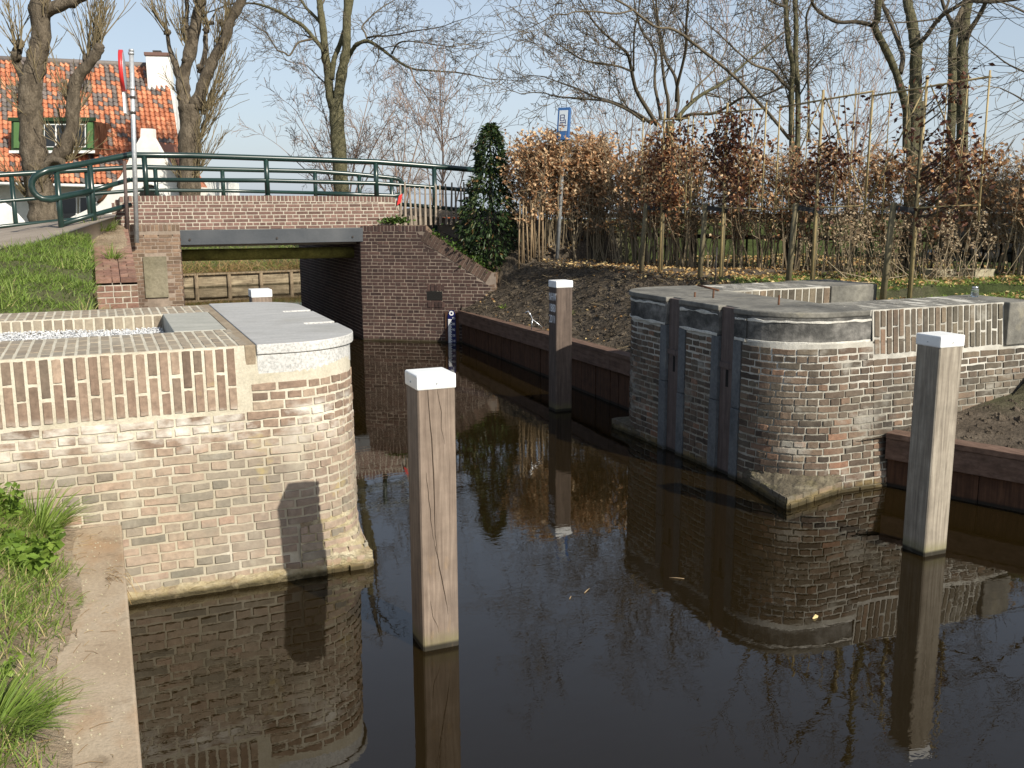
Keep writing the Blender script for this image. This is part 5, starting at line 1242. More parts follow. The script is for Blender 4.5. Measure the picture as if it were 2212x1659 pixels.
tree('bare_tree', 'tall bare tree behind the bridge, its trunk dividing into upright stems', 34, [
    (17, 14.5, 0, zf([(1160, 1450), (1145, 1350), (1130, 1100), (1115, 900), (1105, 700)]), (0, 0)),
    (9.5, 5.5, 3, zf([(1080, 760), (1060, 640), (1050, 500), (1030, 380), (1020, 250), (1000, 100), (990, 0), (980, -200), (960, -500)]), (0, .3)),
    (11, 7, 2, zf([(1120, 760), (1130, 620), (1160, 450), (1180, 350), (1180, 200), (1190, 0), (1195, -200), (1180, -600)]), (0, -.3)),
    (5.8, 5, 2, zf([(1075, 560), (1090, 430), (1110, 370), (1150, 270), (1190, 130), (1215, 0), (1240, -200)]), (0, .4)),
    (5, 2, 9, zf([(1030, 380), (1000, 330), (950, 270), (870, 180), (780, 130), (700, 80), (560, 30), (420, 20)]), (0, .8)),
    (2.6, 1, 6, zf([(940, 275), (870, 290), (830, 310), (780, 390), (740, 370), (690, 350), (620, 240), (560, 200)]), (0, -1)),
    (4.4, 2, 7, zf([(1035, 360), (1020, 200), (960, 120), (900, 60), (860, 0), (800, -100)]), (0, 1)),
    (5.2, 1.5, 10, zf([(1195, 400), (1230, 340), (1260, 310), (1330, 290), (1420, 340), (1500, 400), (1630, 480), (1800, 500), (1950, 510)]), (0, -1.5)),
    (1.7, .9, 3, zf([(1630, 480), (1660, 560), (1700, 610), (1740, 670)]), (-1, -1.4)),
    (2.2, 1, 7, zf([(1330, 290), (1310, 230), (1290, 190), (1340, 130), (1420, 60), (1520, 0)]), (-.4, .5)),
    (2.2, 1, 8, zf([(1330, 265), (1400, 255), (1500, 250), (1650, 220), (1800, 200)]), (-.4, -2)),
    (2.2, 1, 6, zf([(1500, 380), (1540, 310), (1620, 290), (1780, 310)]), (-.8, -2)),
    (1.8, 1, 4, zf([(1085, 640), (1000, 560), (940, 500), (900, 460)]), (0, .6))],
    P_fork, 'bark_green', 'twig_dark', 'bare trees beyond the bridge', 63)
def multistem(label, Y, base, tops, seed, twig, P, r=2.2, name='bare_shrub', cat='shrub', group='bare shrubs beyond the bridge'):
    rng = random.Random(seed); limbs = []
    for (x, y) in tops:
        bx = base[0] + (x - base[0]) * .08; mx = base[0] + (x - base[0]) * .42
        limbs.append((r, .7, 5, [(bx, base[1]), (mx, base[1] + (y - base[1]) * .5 ), (x, y)], (0, rng.uniform(-1.5, 1.5))))
    return tree(name, label, Y, limbs, P, 'bark_willow', twig, group, seed, cat)
P_sh = dict(n=(5, 4, 3), wander=(.14, .2, .25), up=.03, rmin=.0065, kids=(6, 4), levels=3, ang=(.4, 1.0), lf=(.4, .65), L=1.25, rk=.5, lift=.05)
multistem('wide pinkish twiggy shrub around the foot of the tall bare tree', 36, (745, 470), [(620, 330), (640, 240), (690, 205), (660, 290), (740, 200), (800, 195), (850, 240), (790, 260), (860, 300), (720, 300)], 71, 'twig_pink', P_sh)
multistem('pinkish twiggy shrub leaning towards the bridge end, smaller of the two', 38, (865, 470), [(800, 330), (840, 260), (880, 240), (920, 250), (930, 320), (860, 330)], 72, 'twig_pink', P_sh)
P_bi = dict(n=(4, 3, 3), wander=(.1, .15, .2), up=.04, rmin=.0065, kids=(4, 2), levels=3, ang=(.4, .8), lf=(.4, .6), L=1.3, rk=.5, lift=.1)
tree('birch_tree', 'young thin bare birch with a single straight stem beside the paling fence', 30, [(3.2, .8, 34, [(958, 480), (956, 400), (957, 330), (953, 260), (950, 205)], (0, 0)), (1.6, .7, 9, [(940, 480), (925, 380), (905, 260)], (0, .5)), (1.6, .7, 9, [(975, 480), (1000, 380), (1030, 290)], (0, -.5))], P_bi, 'bark_willow', 'twig_pink', 'bare trees beyond the bridge', 73)
P_bg = dict(n=(5, 4, 3), wander=(.12, .18, .22), up=.05, rmin=.0075, kids=(4, 3), levels=3, ang=(.3, .9), lf=(.4, .65), L=2.6, rk=.5, lift=.15)
for (x, Y, top, sd, lab) in ((1590, 36, 60, 81, 'slender reddish twigged tree behind the slanting limb'), (1840, 34, 130, 82, 'low reddish twiggy tree filling the gap beside the double stemmed tree'), (1350, 38, 215, 83, 'low reddish twiggy tree behind the bus stop sign')):
    tops = [(x + dx, top + abs(dx) * .55 + 15 * (i % 3)) for i, dx in enumerate((-95, -55, -20, 20, 55, 95))]
    multistem(lab, Y, (x, 470), tops, sd, 'twig_pink', P_bg, 3, 'bare_tree', 'tree', GT)

# ------------------------------------------------------------------ evergreen shrub
ev = empty('evergreen_shrub', (6.66, 16.75, 1.42), 'dark glossy evergreen shrub grown as a tall narrow cone by the fence', 'shrub')
mb = MB(); mb.tube([(6.66, 16.75, 1.3), (6.68, 16.75, 2.6), (6.72, 16.73, 3.95)], [.03, .02, .006], 6); mb.build('trunk', M['bark_willow'], ev)
mb = MB(); RE = random.Random(9)
def ev_r(f): return lerp_tab([(0, .40), (.12, .50), (.3, .50), (.45, .45), (.55, .34), (.63, .26), (.72, .22), (.8, .25), (.9, .19), (1, .03)], f)
for i in range(7000):
    f = RE.random() ** 1.15; a = RE.uniform(0, 6.28); z = 1.40 + 2.55 * f
    r = ev_r(f) * (1 + .55 * nz(math.cos(a) * 1.2 + 3, math.sin(a) * 1.2 + f * 5, f * 6, 1.5)) * (1 - .45 * RE.random() ** 2) * (1.45 if RE.random() < .05 else 1)
    p = V((6.66 + .06 * f + r * math.cos(a), 16.75 + r * math.sin(a), z))
    leaf(mb, p, (math.cos(a) * .8 + RE.gauss(0, .3), math.sin(a) * .8 + RE.gauss(0, .3), RE.uniform(-1.3, .15)), RE.uniform(.05, .14), RE.uniform(.014, .024), RE, (cl(RE.gauss(.45, .28)), 0, 0), .25)
mb.build('leaves', M['laurel'], ev)

# ------------------------------------------------------------------ beech hedge
HP = [(7.15, 16.35), (8.45, 16.0), (9.3, 13.6), (11.9, 10.1), (13.2, 7.2), (14.0, 5.0)]
hp = Path(*[('p', *p) for p in HP])
RH = random.Random(17)
def hedge(label, s0, s1, nst, nlf, tz, dens, seed, bright=0.0):
    rng = random.Random(seed); s_ = (s0 + s1) / 2; x, y, nx, ny = hp.at(s_); t = empty('beech_hedge', (x, y, h_right(x, y)), label, 'hedge', 'clipped beech hedge lengths round the garden')
    ms, ml = MB(), MB()
    for i in range(nst):
        s = rng.uniform(s0, s1); x, y, nx, ny = hp.at(s); o = rng.gauss(0, .13); x += nx * o; y += ny * o; zg = h_right(x, y); H = tz(s) - zg
        q = V((x, y, zg - .03)); pts = [q.copy()]; n = 6; H2 = H * rng.uniform(.75, 1.0); lean = V((rng.gauss(0, .12), rng.gauss(0, .12), 0))
        for k in range(n): q = q + V((rng.gauss(0, .03), rng.gauss(0, .03), H2 / n)) + lean * (H2 / n); pts.append(q.copy())
        r = rng.uniform(.008, .017); ms.tube(pts, [r * (1 - .75 * k / n) for k in range(n + 1)], 4, (rng.random(), 0, 0), cap=False)
        for b in range(16):
            k = rng.uniform(.2, 1) ** .8 * n; k0 = min(int(k), n - 1); p = pts[k0].lerp(pts[k0 + 1], k - k0); a = rng.uniform(0, 6.28); d = V((math.cos(a), math.sin(a), rng.uniform(.2, 1.2))).normalized(); L = rng.uniform(.18, .5)
            p1 = p + d * L * .5 + V((0, 0, .02)); p2 = p1 + (d + V((rng.gauss(0, .35), rng.gauss(0, .35), rng.gauss(.1, .3)))).normalized() * L * .5; p2.z = min(p2.z, tz(s) + .12)
            ms.tube([p, p1, p2], [.0055, .0045, .003], 3, (rng.random(), 0, 0), cap=False)
            for c in range(nlf // (nst * 16) + (rng.random() < (nlf / (nst * 16)) % 1)):
                pp = p.lerp(p1, rng.random()) if rng.random() < .4 else p1.lerp(p2, rng.random()); f = (pp.z - zg) / H
                if rng.random() > dens(f, s) * cl(.75 + 1.5 * nz(pp.x, pp.y, pp.z, 2.6)): continue
                leaf(ml, pp, (rng.gauss(0, 1), rng.gauss(0, 1), rng.gauss(-.3, .6)), rng.uniform(.05, .09), .023, rng, (cl(rng.gauss(.60 + bright, .25)), 0, 0))
    ms.build('stems', M['twig_mid'], t); ml.build('leaves', M['beech_leaf'], t); return t
LHP = hp.L; sA = hp.S[1]; sB = hp.S[2]; sC = hp.S[3]
hedge('bushy end of the beech hedge in bright coppery leaf beside the evergreen shrub', .0, sA + .25, 130, 25000, lambda s: lerp_tab([(0, 3.66), (.5, 3.84), (1.4, 3.62), (2.5, 3.5)], s) + .12 * nz(s, 0, 0, 3), lambda f, s: .42 + .6 * sstep(.35, .8, f), 1, .1)
hedge('thin middle length of the beech hedge behind the trained trees', sA + .1, sC, 290, 30000, lambda s: lerp_tab([(sA, 3.62), (sB, 3.45), (sC, 3.30)], s) + .10 * nz(s, 0, 0, 2.5), lambda f, s: .34 + .60 * sstep(.35, .9, f), 2)
hedge('flat topped end of the beech hedge in front of the dark trailer', sC, LHP, 170, 21000, lambda s: 3.26, lambda f, s: (1.0 if f > .88 else .45 + .25 * sstep(.5, .2, f)), 3, .05)
# dark board fence behind the hedge
def offset_pt(s, o): x, y, nx, ny = hp.at(s); return x - nx * o * SG, y - ny * o * SG
x, y, nx, ny = hp.at(3.5); SG = 1 if (nx * (0 - x) + ny * (0 - y)) > 0 else -1
pf = empty('picket_fence', (*offset_pt(.5, .75), 1.4), 'dark weathered picket fence with two rails behind the beech hedge', 'fence')
for z, h in ((2.28, .09), (1.93, .07)):
    mb = MB(); n = 40
    for i in range(n):
        a, b = .9 + (LHP - .9) * i / n, .9 + (LHP - .9) * (i + 1) / n; mb.bar((*offset_pt(a, .75), z), (*offset_pt(b, .75), z), .05, h)
    mb.build('rail', M['fence_dark'], pf)
mb = MB(); s = 1.0; k = 0
while s < LHP - .1:
    x, y = offset_pt(s, .80); zg = h_right(x, y); mb = MB(); mb.bar((x, y, zg), (x + RH.gauss(0, .01), y, 2.10 + RH.uniform(-.06, .06)), .034, .02, (1, 0, 0)); mb.build('picket', M['fence_dark'], pf); s += .23 if s < 8 else .16

s = 1.2
while s < LHP:
    x, y = offset_pt(s, .72); mb = MB(); mb.bar((x, y, 1.2), (x, y, 2.36), .11, .11, (1, 0, 0)); mb.build('post', M['fence_dark'], pf); s += 1.9
# pale stakes near the hedge end, chestnut paling by the bridge
for i in range(9):
    f = i / 8; x, y = 6.93 + .42 * f + RH.uniform(-.03, .03), 16.02 - .14 * f + RH.uniform(-.05, .05); zg = h_right(x, y) - .03; mb = MB(); L = RH.uniform(.95, 1.22); dx = RH.uniform(-.10, .06)
    mb.tube([(x, y, zg), (x + dx * .5, y, zg + L * .5), (x + dx, y + RH.uniform(-.05, .05), zg + L)], [.020, .018, .014], 5, rough=.15, rng=RH)
    o = mb.build('stake', M['pale_wood']); tag(o, 'pale split wooden stake leaning in a row between the evergreen shrub and the hedge', 'stake', 'pale split stakes at the end of the hedge')
PFY = 17.62
pl_ = empty('paling_fence', (5.3, 17.62, 2.1), 'grey chestnut paling fence linking the bridge end to the evergreen shrub', 'fence')
for i in range(16):
    x = 5.24 + i * .098 + RH.uniform(-.015, .015); y = PFY - .03 * i * .1; L = RH.uniform(.68, .80); mb = MB(); dx = RH.uniform(-.03, .03)
    mb.hexa([(x - .022, y - .010, 2.12), (x + .022, y - .010, 2.12), (x + .022, y + .010, 2.12), (x - .022, y + .010, 2.12), (x + dx - .013, y - .008, 2.12 + L), (x + dx + .013, y - .008, 2.12 + L), (x + dx + .013, y + .008, 2.12 + L), (x + dx - .013, y + .008, 2.12 + L)])
    mb.build('pale', M['grey_pale'], pl_)
for z in (2.30, 2.70):
    mb = MB(); mb.tube([(5.2, PFY, z), (6.0, PFY - .02, z - .01), (6.8, PFY - .04, z)], [.004] * 3, 4); mb.build('wire', M['dark_metal'], pl_)
mb = MB(); mb.hexa([(5.16, 17.58, 2.48), (5.24, 17.58, 2.54), (5.24, 17.60, 2.54), (5.16, 17.60, 2.48), (5.20, 17.57, 2.66), (5.27, 17.57, 2.70), (5.27, 17.59, 2.70), (5.20, 17.59, 2.66)]); tag(mb.build('red_tag', M['sign_red'], None, .004), 'small red tag hanging at the end of the bridge parapet', 'tag')
mb = MB()
for i in range(9):
    for j in range(3):
        x = 5.95 + i * .085; mb.box(x, x + .078, 18.5 + RH.uniform(-.02, .02), 18.7, 2.0 + j * .085, 2.0 + j * .085 + .075, (RH.random(), 0, 0))
tag(mb.build('tile_stack', M['brick_pile']), 'stack of orange roof tiles behind the paling fence', 'tile stack')

# ------------------------------------------------------------------ bus stop
bs = empty('bus_stop', (*at(1205, 555, 20.0).xy, 1.45), 'blue bus stop sign on a leaning grey pole in the hedge', 'bus stop')
b0, b1 = at(1203, 556, 17.5), at(1219, 296, 17.7)
mb = MB(); mb.tube([b0 - V((0, 0, .1)), b1], [.034, .034], 10); mb.build('pole', M['pole_grey'], bs)
xr = fr(.93, -.37).normalized(); zu = (b1 - b0).normalized(); fn = zu.cross(xr).normalized()
if fn.y > 0 and False: fn = -fn
def sgn_box(c, w, h, d, m, name, par):
    mb = MB(); q = [c + xr * (sx * w / 2) + zu * (sz * h / 2) + fn * (sy * d / 2) for sz in (-1, 1) for (sx, sy) in ((-1, -1), (1, -1), (1, 1), (-1, 1))]; mb.hexa(q); return mb.build(name, m, par, .006)
cS = at(1218, 268, 17.6)
bxs = sgn_box(cS, .22, .56, .09, M['sign_blue'], 'sign_box', bs)
face_dir = fn if (V((0, 0, 2.5)) - cS).dot(fn) > 0 else -fn
sgn_box(cS + face_dir * .047 + zu * .05, .16, .36, .006, M['panel_grey'], 'info_panel', bxs)
sgn_box(cS - face_dir * .047 + zu * .05, .16, .36, .006, M['panel_grey'], 'info_panel', bxs)
mb = MB(); O = cS + face_dir * .0515 + zu * .05
def stroke(a, b): mb.bar(O + xr * a[0] + zu * a[1], O + xr * b[0] + zu * b[1], .011, .003, face_dir)
for a, b in (((-.05, .10), (.02, .10)), ((.02, .10), (.02, .0)), ((-.05, .10), (-.05, .0)), ((-.05, 0), (.02, 0)), ((-.05, .05), (.02, .05)), ((.045, .02), (.045, -.06)), ((-.05, -.03), (.045, -.03)), ((-.05, -.03), (-.05, -.06)), ((-.07, -.085), (.07, -.085))): stroke(a, b)
mb.build('pictogram', M['sign_navy'], bxs)

# ------------------------------------------------------------------ trained beech trees on bamboo frames with stakes
ED = V((-2.24, 4.05, 0)); ED = V((_ca * ED.x + _sa * ED.y, -_sa * ED.x + _ca * ED.y, 0)).normalized()
E0 = at(1965, 640, 11.0); E0.z = 0; RE = random.Random(88)
GE = 'trained copper beeches on bamboo frames'
specs = [(0.0, 620, .75, 'trained beech nearest the lawn, dark leaves crowded towards one side of its bamboo frame', .55),
         (1.49, 520, .62, 'second trained beech along the row, sparse dark leaves low on its bamboo frame', -.1),
         (3.22, 1250, 1.0, 'third trained beech along the row, bushy with dark copper leaves', .0),
         (4.62, 1250, 1.0, 'trained beech farthest along the row, dense with orange brown leaves', .0)]
specs[0] = specs[0][:4] + (-.42,)
for k, (s, nl, dn, lab, off) in enumerate(specs):
    b = E0 + ED * s; zg = h_right(b.x, b.y); t = empty('espalier_beech', (b.x, b.y, zg), lab, 'espalier tree', GE)
    W = .74 if k < 3 else .55; T, B = 3.74, 2.44
    mb = MB(); tr_ = b + V((.05, .05, 0)); mb.tube([V((tr_.x, tr_.y, zg - .05)), V((tr_.x + .01, tr_.y, 2.4)), V((tr_.x, tr_.y, 3.6))], [.030, .026, .012], 8, rough=.08, rng=RE)
    mb.build('trunk', M['stake_wood'], t)
    mb = MB(); mb.tube([V((b.x - .02, b.y - .02, zg - .05)), V((b.x, b.y - .03, 3.86))], [.019, .016], 8); mb.build('bamboo_stake', M['bamboo'], t)
    fr2 = []
    for z, e in ((T, .012), (B, .011)):
        mb = MB(); sag = RE.uniform(-.03, .03); mb.tube([b - ED * (W + .03) + V((0, -.03, z + sag)), b + V((0, -.035, z)), b + ED * (W + .03) + V((0, -.03, z - sag))], [e] * 3, 6); mb.build('cross_bar', M['bamboo'], t)
    for j in range(7):
        if j == 3: continue
        f = (j - 3) / 3; p = b + ED * (W * f) + V((0, -.045, 0)); mb = MB(); r = .011 if j in (0, 6) else .0065; dz = RE.uniform(.0, .09)
        mb.tube([p + V((RE.uniform(-.02, .02), 0, B - RE.uniform(.02, .15))), p + V((0, 0, T + dz))], [r, r], 5); mb.build('cane', M['bamboo'], t)
    for sg in (-1, 1):
        mb = MB(); mb.tube([b + V((0, -.05, T + .02)) + ED * (.03 * sg), b + ED * (W * sg) + V((0, -.05, B + .03))], [.0085, .0085], 5); mb.build('brace', M['bamboo'], t)
    mb, mt_ = MB(), MB(); cl_ = [(RE.gauss(off, .42) * W, B + (T - B) * RE.random() ** (1.25 if k < 2 else .95), RE.uniform(.10, .24)) for i in range(int(15 * dn) + 7)]
    if k == 0: cl_ += [(-.55 * W, 3.62, .12), (-.75 * W, 3.2, .16), (-.7 * W, 2.7, .2), (-.45 * W, 2.4, .18), (.35 * W, 3.0, .16), (-.5 * W, 3.1, .14), (-.1 * W, 2.3, .15), (-.6 * W, 2.9, .2)]
    for (cx, cz, cr) in cl_:
        a = b + V((0, .02, max(B - .1, cz - abs(cx) * .5 - .1))); e = b + ED * cx + V((0, 0, cz)); mt_.tube([a, a.lerp(e, .5) + V((0, 0, -.03)), e], [.011, .008, .004], 4, (.3, 0, 0), cap=False)
        for i in range(int(nl / len(cl_))):
            p = e + ED * RE.gauss(0, cr * .7) + V((RE.gauss(0, .07), RE.gauss(0, .06), RE.gauss(0, cr * .7)))
            leaf(mb, p, (RE.gauss(0, 1), RE.gauss(0, 1), RE.gauss(-.5, .6)), RE.uniform(.05, .09), .022, RE, (cl(RE.gauss((.42, .42, .5, .75)[k], .24)), 0, 0))
    mt_.build('branches', M['twig_dark'], t); mb.build('leaves', M['copper_leaf'], t)
    q = b + fr(-.29, .05); q.z = h_right(q.x, q.y); t2 = empty('tree_stake', q, ('leaning tree stake tied with a black strap to the trained beech nearest the lawn', 'tree stake tied with a black strap to the second trained beech', 'tree stake tied with a black strap to the bushy third trained beech', 'tree stake tied with a black strap to the trained beech farthest along')[k], 'stake', 'tree stakes with black straps')
    mb = MB(); tp = q + fr(.06, 0); tp.z = 2.50; mb.tube([q - V((0, 0, .05)), tp], [.038, .036], 9); mb.build('post', M['stake_wood'], t2)
    mb = MB(); mb.bar(V((tp.x, tp.y - .045, 2.44)), V((b.x + .05, b.y - .05, 2.39)), .012, .06); mb.build('strap', M['black_rubber'], t2)
mb = MB(); p = at(1545, 600, 12.4); mb.tube([V((p.x, p.y, 1.4)), V((p.x + .01, p.y, 1.95))], [.010, .008], 6); tag(mb.build('thin_rod', M['dark_metal']), 'thin dark rod stuck upright in the garden soil behind the lock head', 'rod')

# ------------------------------------------------------------------ garden odds and ends
for (x, y, lab) in ((11.0, 10.32, 'small stone planting trough on the lawn, left one of the pair'), (11.32, 9.95, 'small stone planting trough on the lawn, right one of the pair')):
    zg = h_right(x, y); t = empty('stone_trough', (x, y, zg), lab, 'trough', 'stone troughs on the lawn', rad(-35)); W, D_, H_ = .19, .13, .13
    mb = MB(); P0 = lambda w, d, z: [(x - w, y - d, z), (x + w, y - d, z), (x + w, y + d, z), (x - w, y + d, z)]
    a = mb.add(*P0(W * .93, D_ * .93, zg - .02)); b = mb.add(*P0(W, D_, zg + H_)); c = mb.add(*P0(W - .03, D_ - .03, zg + H_)); d = mb.add(*P0(W - .04, D_ - .04, zg + H_ - .05))
    for i in range(4):
        j = (i + 1) % 4
        for p, q in ((a, b), (b, c), (c, d)): mb.face((p + i, p + j, q + j, q + i))
    mb.face((d, d + 1, d + 2, d + 3)); mb.build('basin', M['trough'], t, .006)
    mb = MB()
    for i in range(70): leaf(mb, (x + RE.uniform(-.15, .15), y + RE.uniform(-.09, .09), zg + H_ - .03), (RE.gauss(0, 1), RE.gauss(0, 1), .5), .06, .012, RE, (RE.random(), 0, 0))
    mb.build('dead_leaves', M['hydrangea'], t)
bt = empty('plastic_jar', (7.95, 7.0, TOPR), 'clear plastic jar standing on the far end of the weathered lock head', 'jar')
mb = MB(); mb.tube([(7.95, 7.0, TOPR), (7.95, 7.0, TOPR + .07), (7.95, 7.0, TOPR + .085)], [.036, .036, .028], 16); mb.build('body', M['clear'], bt)
mb = MB(); mb.tube([(7.95, 7.0, TOPR + .086), (7.95, 7.0, TOPR + .105)], [.03, .028], 16); mb.build('lid', M['silver'], bt)
hy = empty('hydrangea', (10.2, 10.3, 1.4), 'clump of dead tan hydrangea heads and leaning stems on the lawn edge', 'hydrangea'); ms, ml = MB(), MB()
for i in range(90):
    f = RE.random(); x, y = 9.5 + 1.5 * f + RE.gauss(0, .12), 11.0 - 1.35 * f + RE.gauss(0, .12); z = h_right(x, y); h = RE.uniform(.35, 1.0); d = V((RE.gauss(0, .28), RE.gauss(0, .28), 1)).normalized(); e = V((x, y, z)) + d * h
    ms.tube([V((x, y, z)), V((x, y, z)).lerp(e, .5) + V((RE.gauss(0, .03), RE.gauss(0, .03), 0)), e], [.006, .005, .004], 4, (RE.uniform(.5, 1), 0, 0), cap=False)
    if i < 46:
        r = RE.uniform(.05, .09)
        for j in range(46):
            v_ = V((RE.gauss(0, 1), RE.gauss(0, 1), RE.gauss(0, .7))).normalized() * r; leaf(ml, e + v_, v_ + V((RE.gauss(0, .03), RE.gauss(0, .03), 0)), .035, .014, RE, (cl(RE.gauss(.6, .25)), 0, 0))
    else:
        for j in range(10): leaf(ml, e + V((RE.gauss(0, .1), RE.gauss(0, .1), RE.gauss(-.1, .12))), (RE.gauss(0, 1), RE.gauss(0, 1), -.4), .06, .02, RE, (cl(RE.gauss(.35, .25)), 0, 0))
ms.build('stems', M['hydrangea'], hy); ms = MB()
for i in range(26):
    x, y = 9.3 + RE.random() * 1.9, 10.6 - RE.random() * 1.2; a = RE.uniform(0, 6.28); z = h_right(x, y) + .03; ms.tube([(x, y, z), (x + .35 * math.cos(a), y + .35 * math.sin(a), z + RE.uniform(.0, .35))], [.005, .003], 4, (1, 0, 0), cap=False)
tag(ms.build('fallen_stems', M['hydrangea'], hy), kind='stuff'); ml.build('flower_heads', M['hydrangea'], hy)
# dark trailer beyond the hedge
a0 = at(2075, 500, 17.5); a0.z = 1.3; ax = fr(.93, -.36).normalized(); ay = V((-ax.y, ax.x, 0))
tl_ = empty('trailer', a0, 'dark slatted trailer with a spare tyre parked behind the hedge', 'trailer')
def tb_(name, m, x0, x1, y0, y1, z0, z1, par=tl_, bev=.01):
    mb = MB(); q = lambda x, y, z: V((a0.x, a0.y, 0)) + ax * x + ay * y + V((0, 0, z)); mb.hexa([q(x0, y0, z0), q(x1, y0, z0), q(x1, y1, z0), q(x0, y1, z0), q(x0, y0, z1), q(x1, y0, z1), q(x1, y1, z1), q(x0, y1, z1)]); return mb.build(name, m, par, bev)
for i in range(6): tb_('slat', M['truck'], 0, 3.2, 0, .03, 2.42 + i * .078, 2.42 + i * .078 + .066)
tb_('body', M['truck'], -.35, 3.3, .035, 1.6, 1.62, 2.86); tb_('side_rail', M['galv'], -.4, 3.3, -.03, .03, 2.30, 2.325); tb_('chassis', M['truck'], -.6, 3.4, .1, 1.4, 1.45, 1.6)
mb = MB(); c0 = V((a0.x, a0.y, 1.80)) + ax * .42 - ay * .10; k = 28; mb.tube([c0 + (ax * math.cos(2 * math.pi * i / k) + V((0, 0, 1)) * math.sin(2 * math.pi * i / k)) * .26 for i in range(k + 1)], [.075] * (k + 1), 10); mb.build('tyre', M['tyre'], tl_)
for xx in (1.2, 2.6): mb = MB(); c1 = V((a0.x, a0.y, 1.62)) + ax * xx + ay * .1; mb.tube([c1, c1 - ay * .18], [.30, .30], 24); mb.build('wheel', M['tyre'], tl_)
# wire hook on the slope, debris on the water
hk = [at(1134, 676, 12.6), at(1141, 672, 12.6), at(1146, 680, 12.6), at(1150, 690, 12.6), at(1163, 700, 12.6), at(1172, 708, 12.6)]
mb = MB(); mb.tube(hk, [.008] * 6, 6); mb.tube([hk[3], at(1148, 712, 12.6)], [.007, .006], 6); tag(mb.build('wire_hook', M['silver']), 'bent shiny wire sticking out of the soil slope above the revetment', 'wire')
for (px, py, L, a, lab) in ((1462, 1250, .10, -.6, 'reddish twig floating in the reflection of the weathered lock head'), (1268, 1277, .09, .7, 'pale twig floating in open water'), (1232, 1292, .05, .9, 'short straw floating by the pale twig')):
    k = EYE / -(at(px, py, 1.0).z - EYE); p = at(px, py, k); p.z = .004; d = V((math.cos(a), math.sin(a), 0)) * L / 2
    mb = MB(); mb.tube([p - d, p + V((0, 0, .002)), p + d], [.003, .004, .002], 5); tag(mb.build('twig', M['pale_wood']), lab, 'twig', 'twigs floating on the water')
k = EYE / -(at(1755, 1337, 1.0).z - EYE); p = at(1755, 1337, k); p.z = .004; mb = MB(); leaf(mb, p, (1, .2, .05), .055, .018, RE, (1, 0, 0)); tag(mb.build('floating_leaf', M['litter']), 'single yellow leaf floating on the dark water', 'leaf')

# ------------------------------------------------------------------ house
HX = empty('house', fr(-15.5, 38, 1.0), 'old house with mottled orange pantile roof, white walls and green framed dormer', 'house')
def hpt(px, py, Y): return at(px, py, Y)
def quadmesh(name, pts, mat, par, thick=None):
    mb = MB(); n = fr(0, 1)
    if thick: mb.hexa([V(pts[0]), V(pts[1]), V(pts[1]) + n * thick, V(pts[0]) + n * thick, V(pts[3]), V(pts[2]), V(pts[2]) + n * thick, V(pts[3]) + n * thick])
    else: mb.quad(*pts)
    return mb.build(name, mat, par)
RT = random.Random(77)
eL, eR, rR, rL = hpt(-130, 388, 36.6), hpt(402, 400, 37.4), hpt(360, 146, 41.5), hpt(-130, 124, 40.6)
roof = MB(); roof.quad(eL - V((0, 0, .06)), eR - V((0, 0, .06)), rR - V((0, 0, .06)), rL - V((0, 0, .06)), (.5, 0, 0), 1)
NR, NC = 27, 46; up = ((rL - eL) / NR); nrm = (eR - eL).cross(rL - eL).normalized()
if nrm.y > 0: nrm = -nrm
for r in range(NR):
    f0, f1 = r / NR, (r + 1.25) / NR; f1 = min(f1, 1.0)
    for c in range(NC):
        g0, g1 = c / NC, (c + 1) / NC; P4 = lambda g, f: (eL.lerp(eR, g)).lerp(rL.lerp(rR, g), f)
        t = RT.random() * .36 if RT.random() < .36 + .5 * nz(c, r, 0, .13) else .44 + .56 * RT.random(); tn = (t, 0, 0); pr = None; nseg = 5
        for i in range(nseg + 1):
            g = g0 + (g1 - g0) * i / nseg; hgt = .05 * math.cos(2 * math.pi * (i / nseg - .35)) + .045
            sc_ = -.07 * (1 - abs(2 * (i / nseg) - 1)) / (rL - eL).length
            a, b = P4(g, f0 + sc_) + nrm * (hgt + .045), P4(g, f1) + nrm * hgt * .9
            q = roof.add(a, b, a - nrm * .05)
            if pr is not None: roof.face((pr, q, q + 1, pr + 1), tn, 0); roof.face((pr + 2, q + 2, q, pr), tn, 0)
            pr = q
ro = roof.build('roof', [M['tile'], M['roof_under']], HX)
mb = MB(); mb.tube([rL + V((0, 0, .04)), rR + V((0, 0, .04))], [.13, .13], 8, (.2, 0, 0)); mb.build('ridge_tiles', M['tile'], ro)
# walls
wl, wr = fr(-21.5, 38.2), fr(-11.9, 38.6)
quadmesh('wall', [V((wl.x, wl.y, .6)), V((wr.x, wr.y, .6)), V((wr.x, wr.y, 3.45)), V((wl.x, wl.y, 3.45))], M['white_paint'], HX, 4.5)
# chimney
cb, cw = hpt(349, 205, 41.0), .46; ct = hpt(346, 124, 41.0)
mb = MB(); X = fr(1, .2).normalized(); Yd = V((-X.y, X.x, 0))
def blk(mb, c, w, d, z0, z1, tone=(.5, 0, 0)):
    q = [V((c.x, c.y, z)) + X * (sx * w) + Yd * (sy * d) for z in (z0, z1) for sx, sy in ((-1, -1), (1, -1), (1, 1), (-1, 1))]; mb.hexa(q, tone)
blk(mb, cb, cw, .4, cb.z - 1.5, ct.z); ch = mb.build('chimney', M['white_paint'], ro, .02)
mb = MB(); blk(mb, cb, cw + .05, .45, ct.z, ct.z + .14); mb.build('chimney_cap', M['brick_red'], ch, .02)
mb = MB(); blk(mb, cb + X * -.05, .16, .16, ct.z + .141, ct.z + .25); mb.build('chimney_pot', M['dark_metal'], ch)
mb = MB(); blk(mb, cb, cw + .12, .5, cb.z - 1.55, cb.z - .12 + .1); mb.build('chimney_base', M['white_paint'], ch, .02)
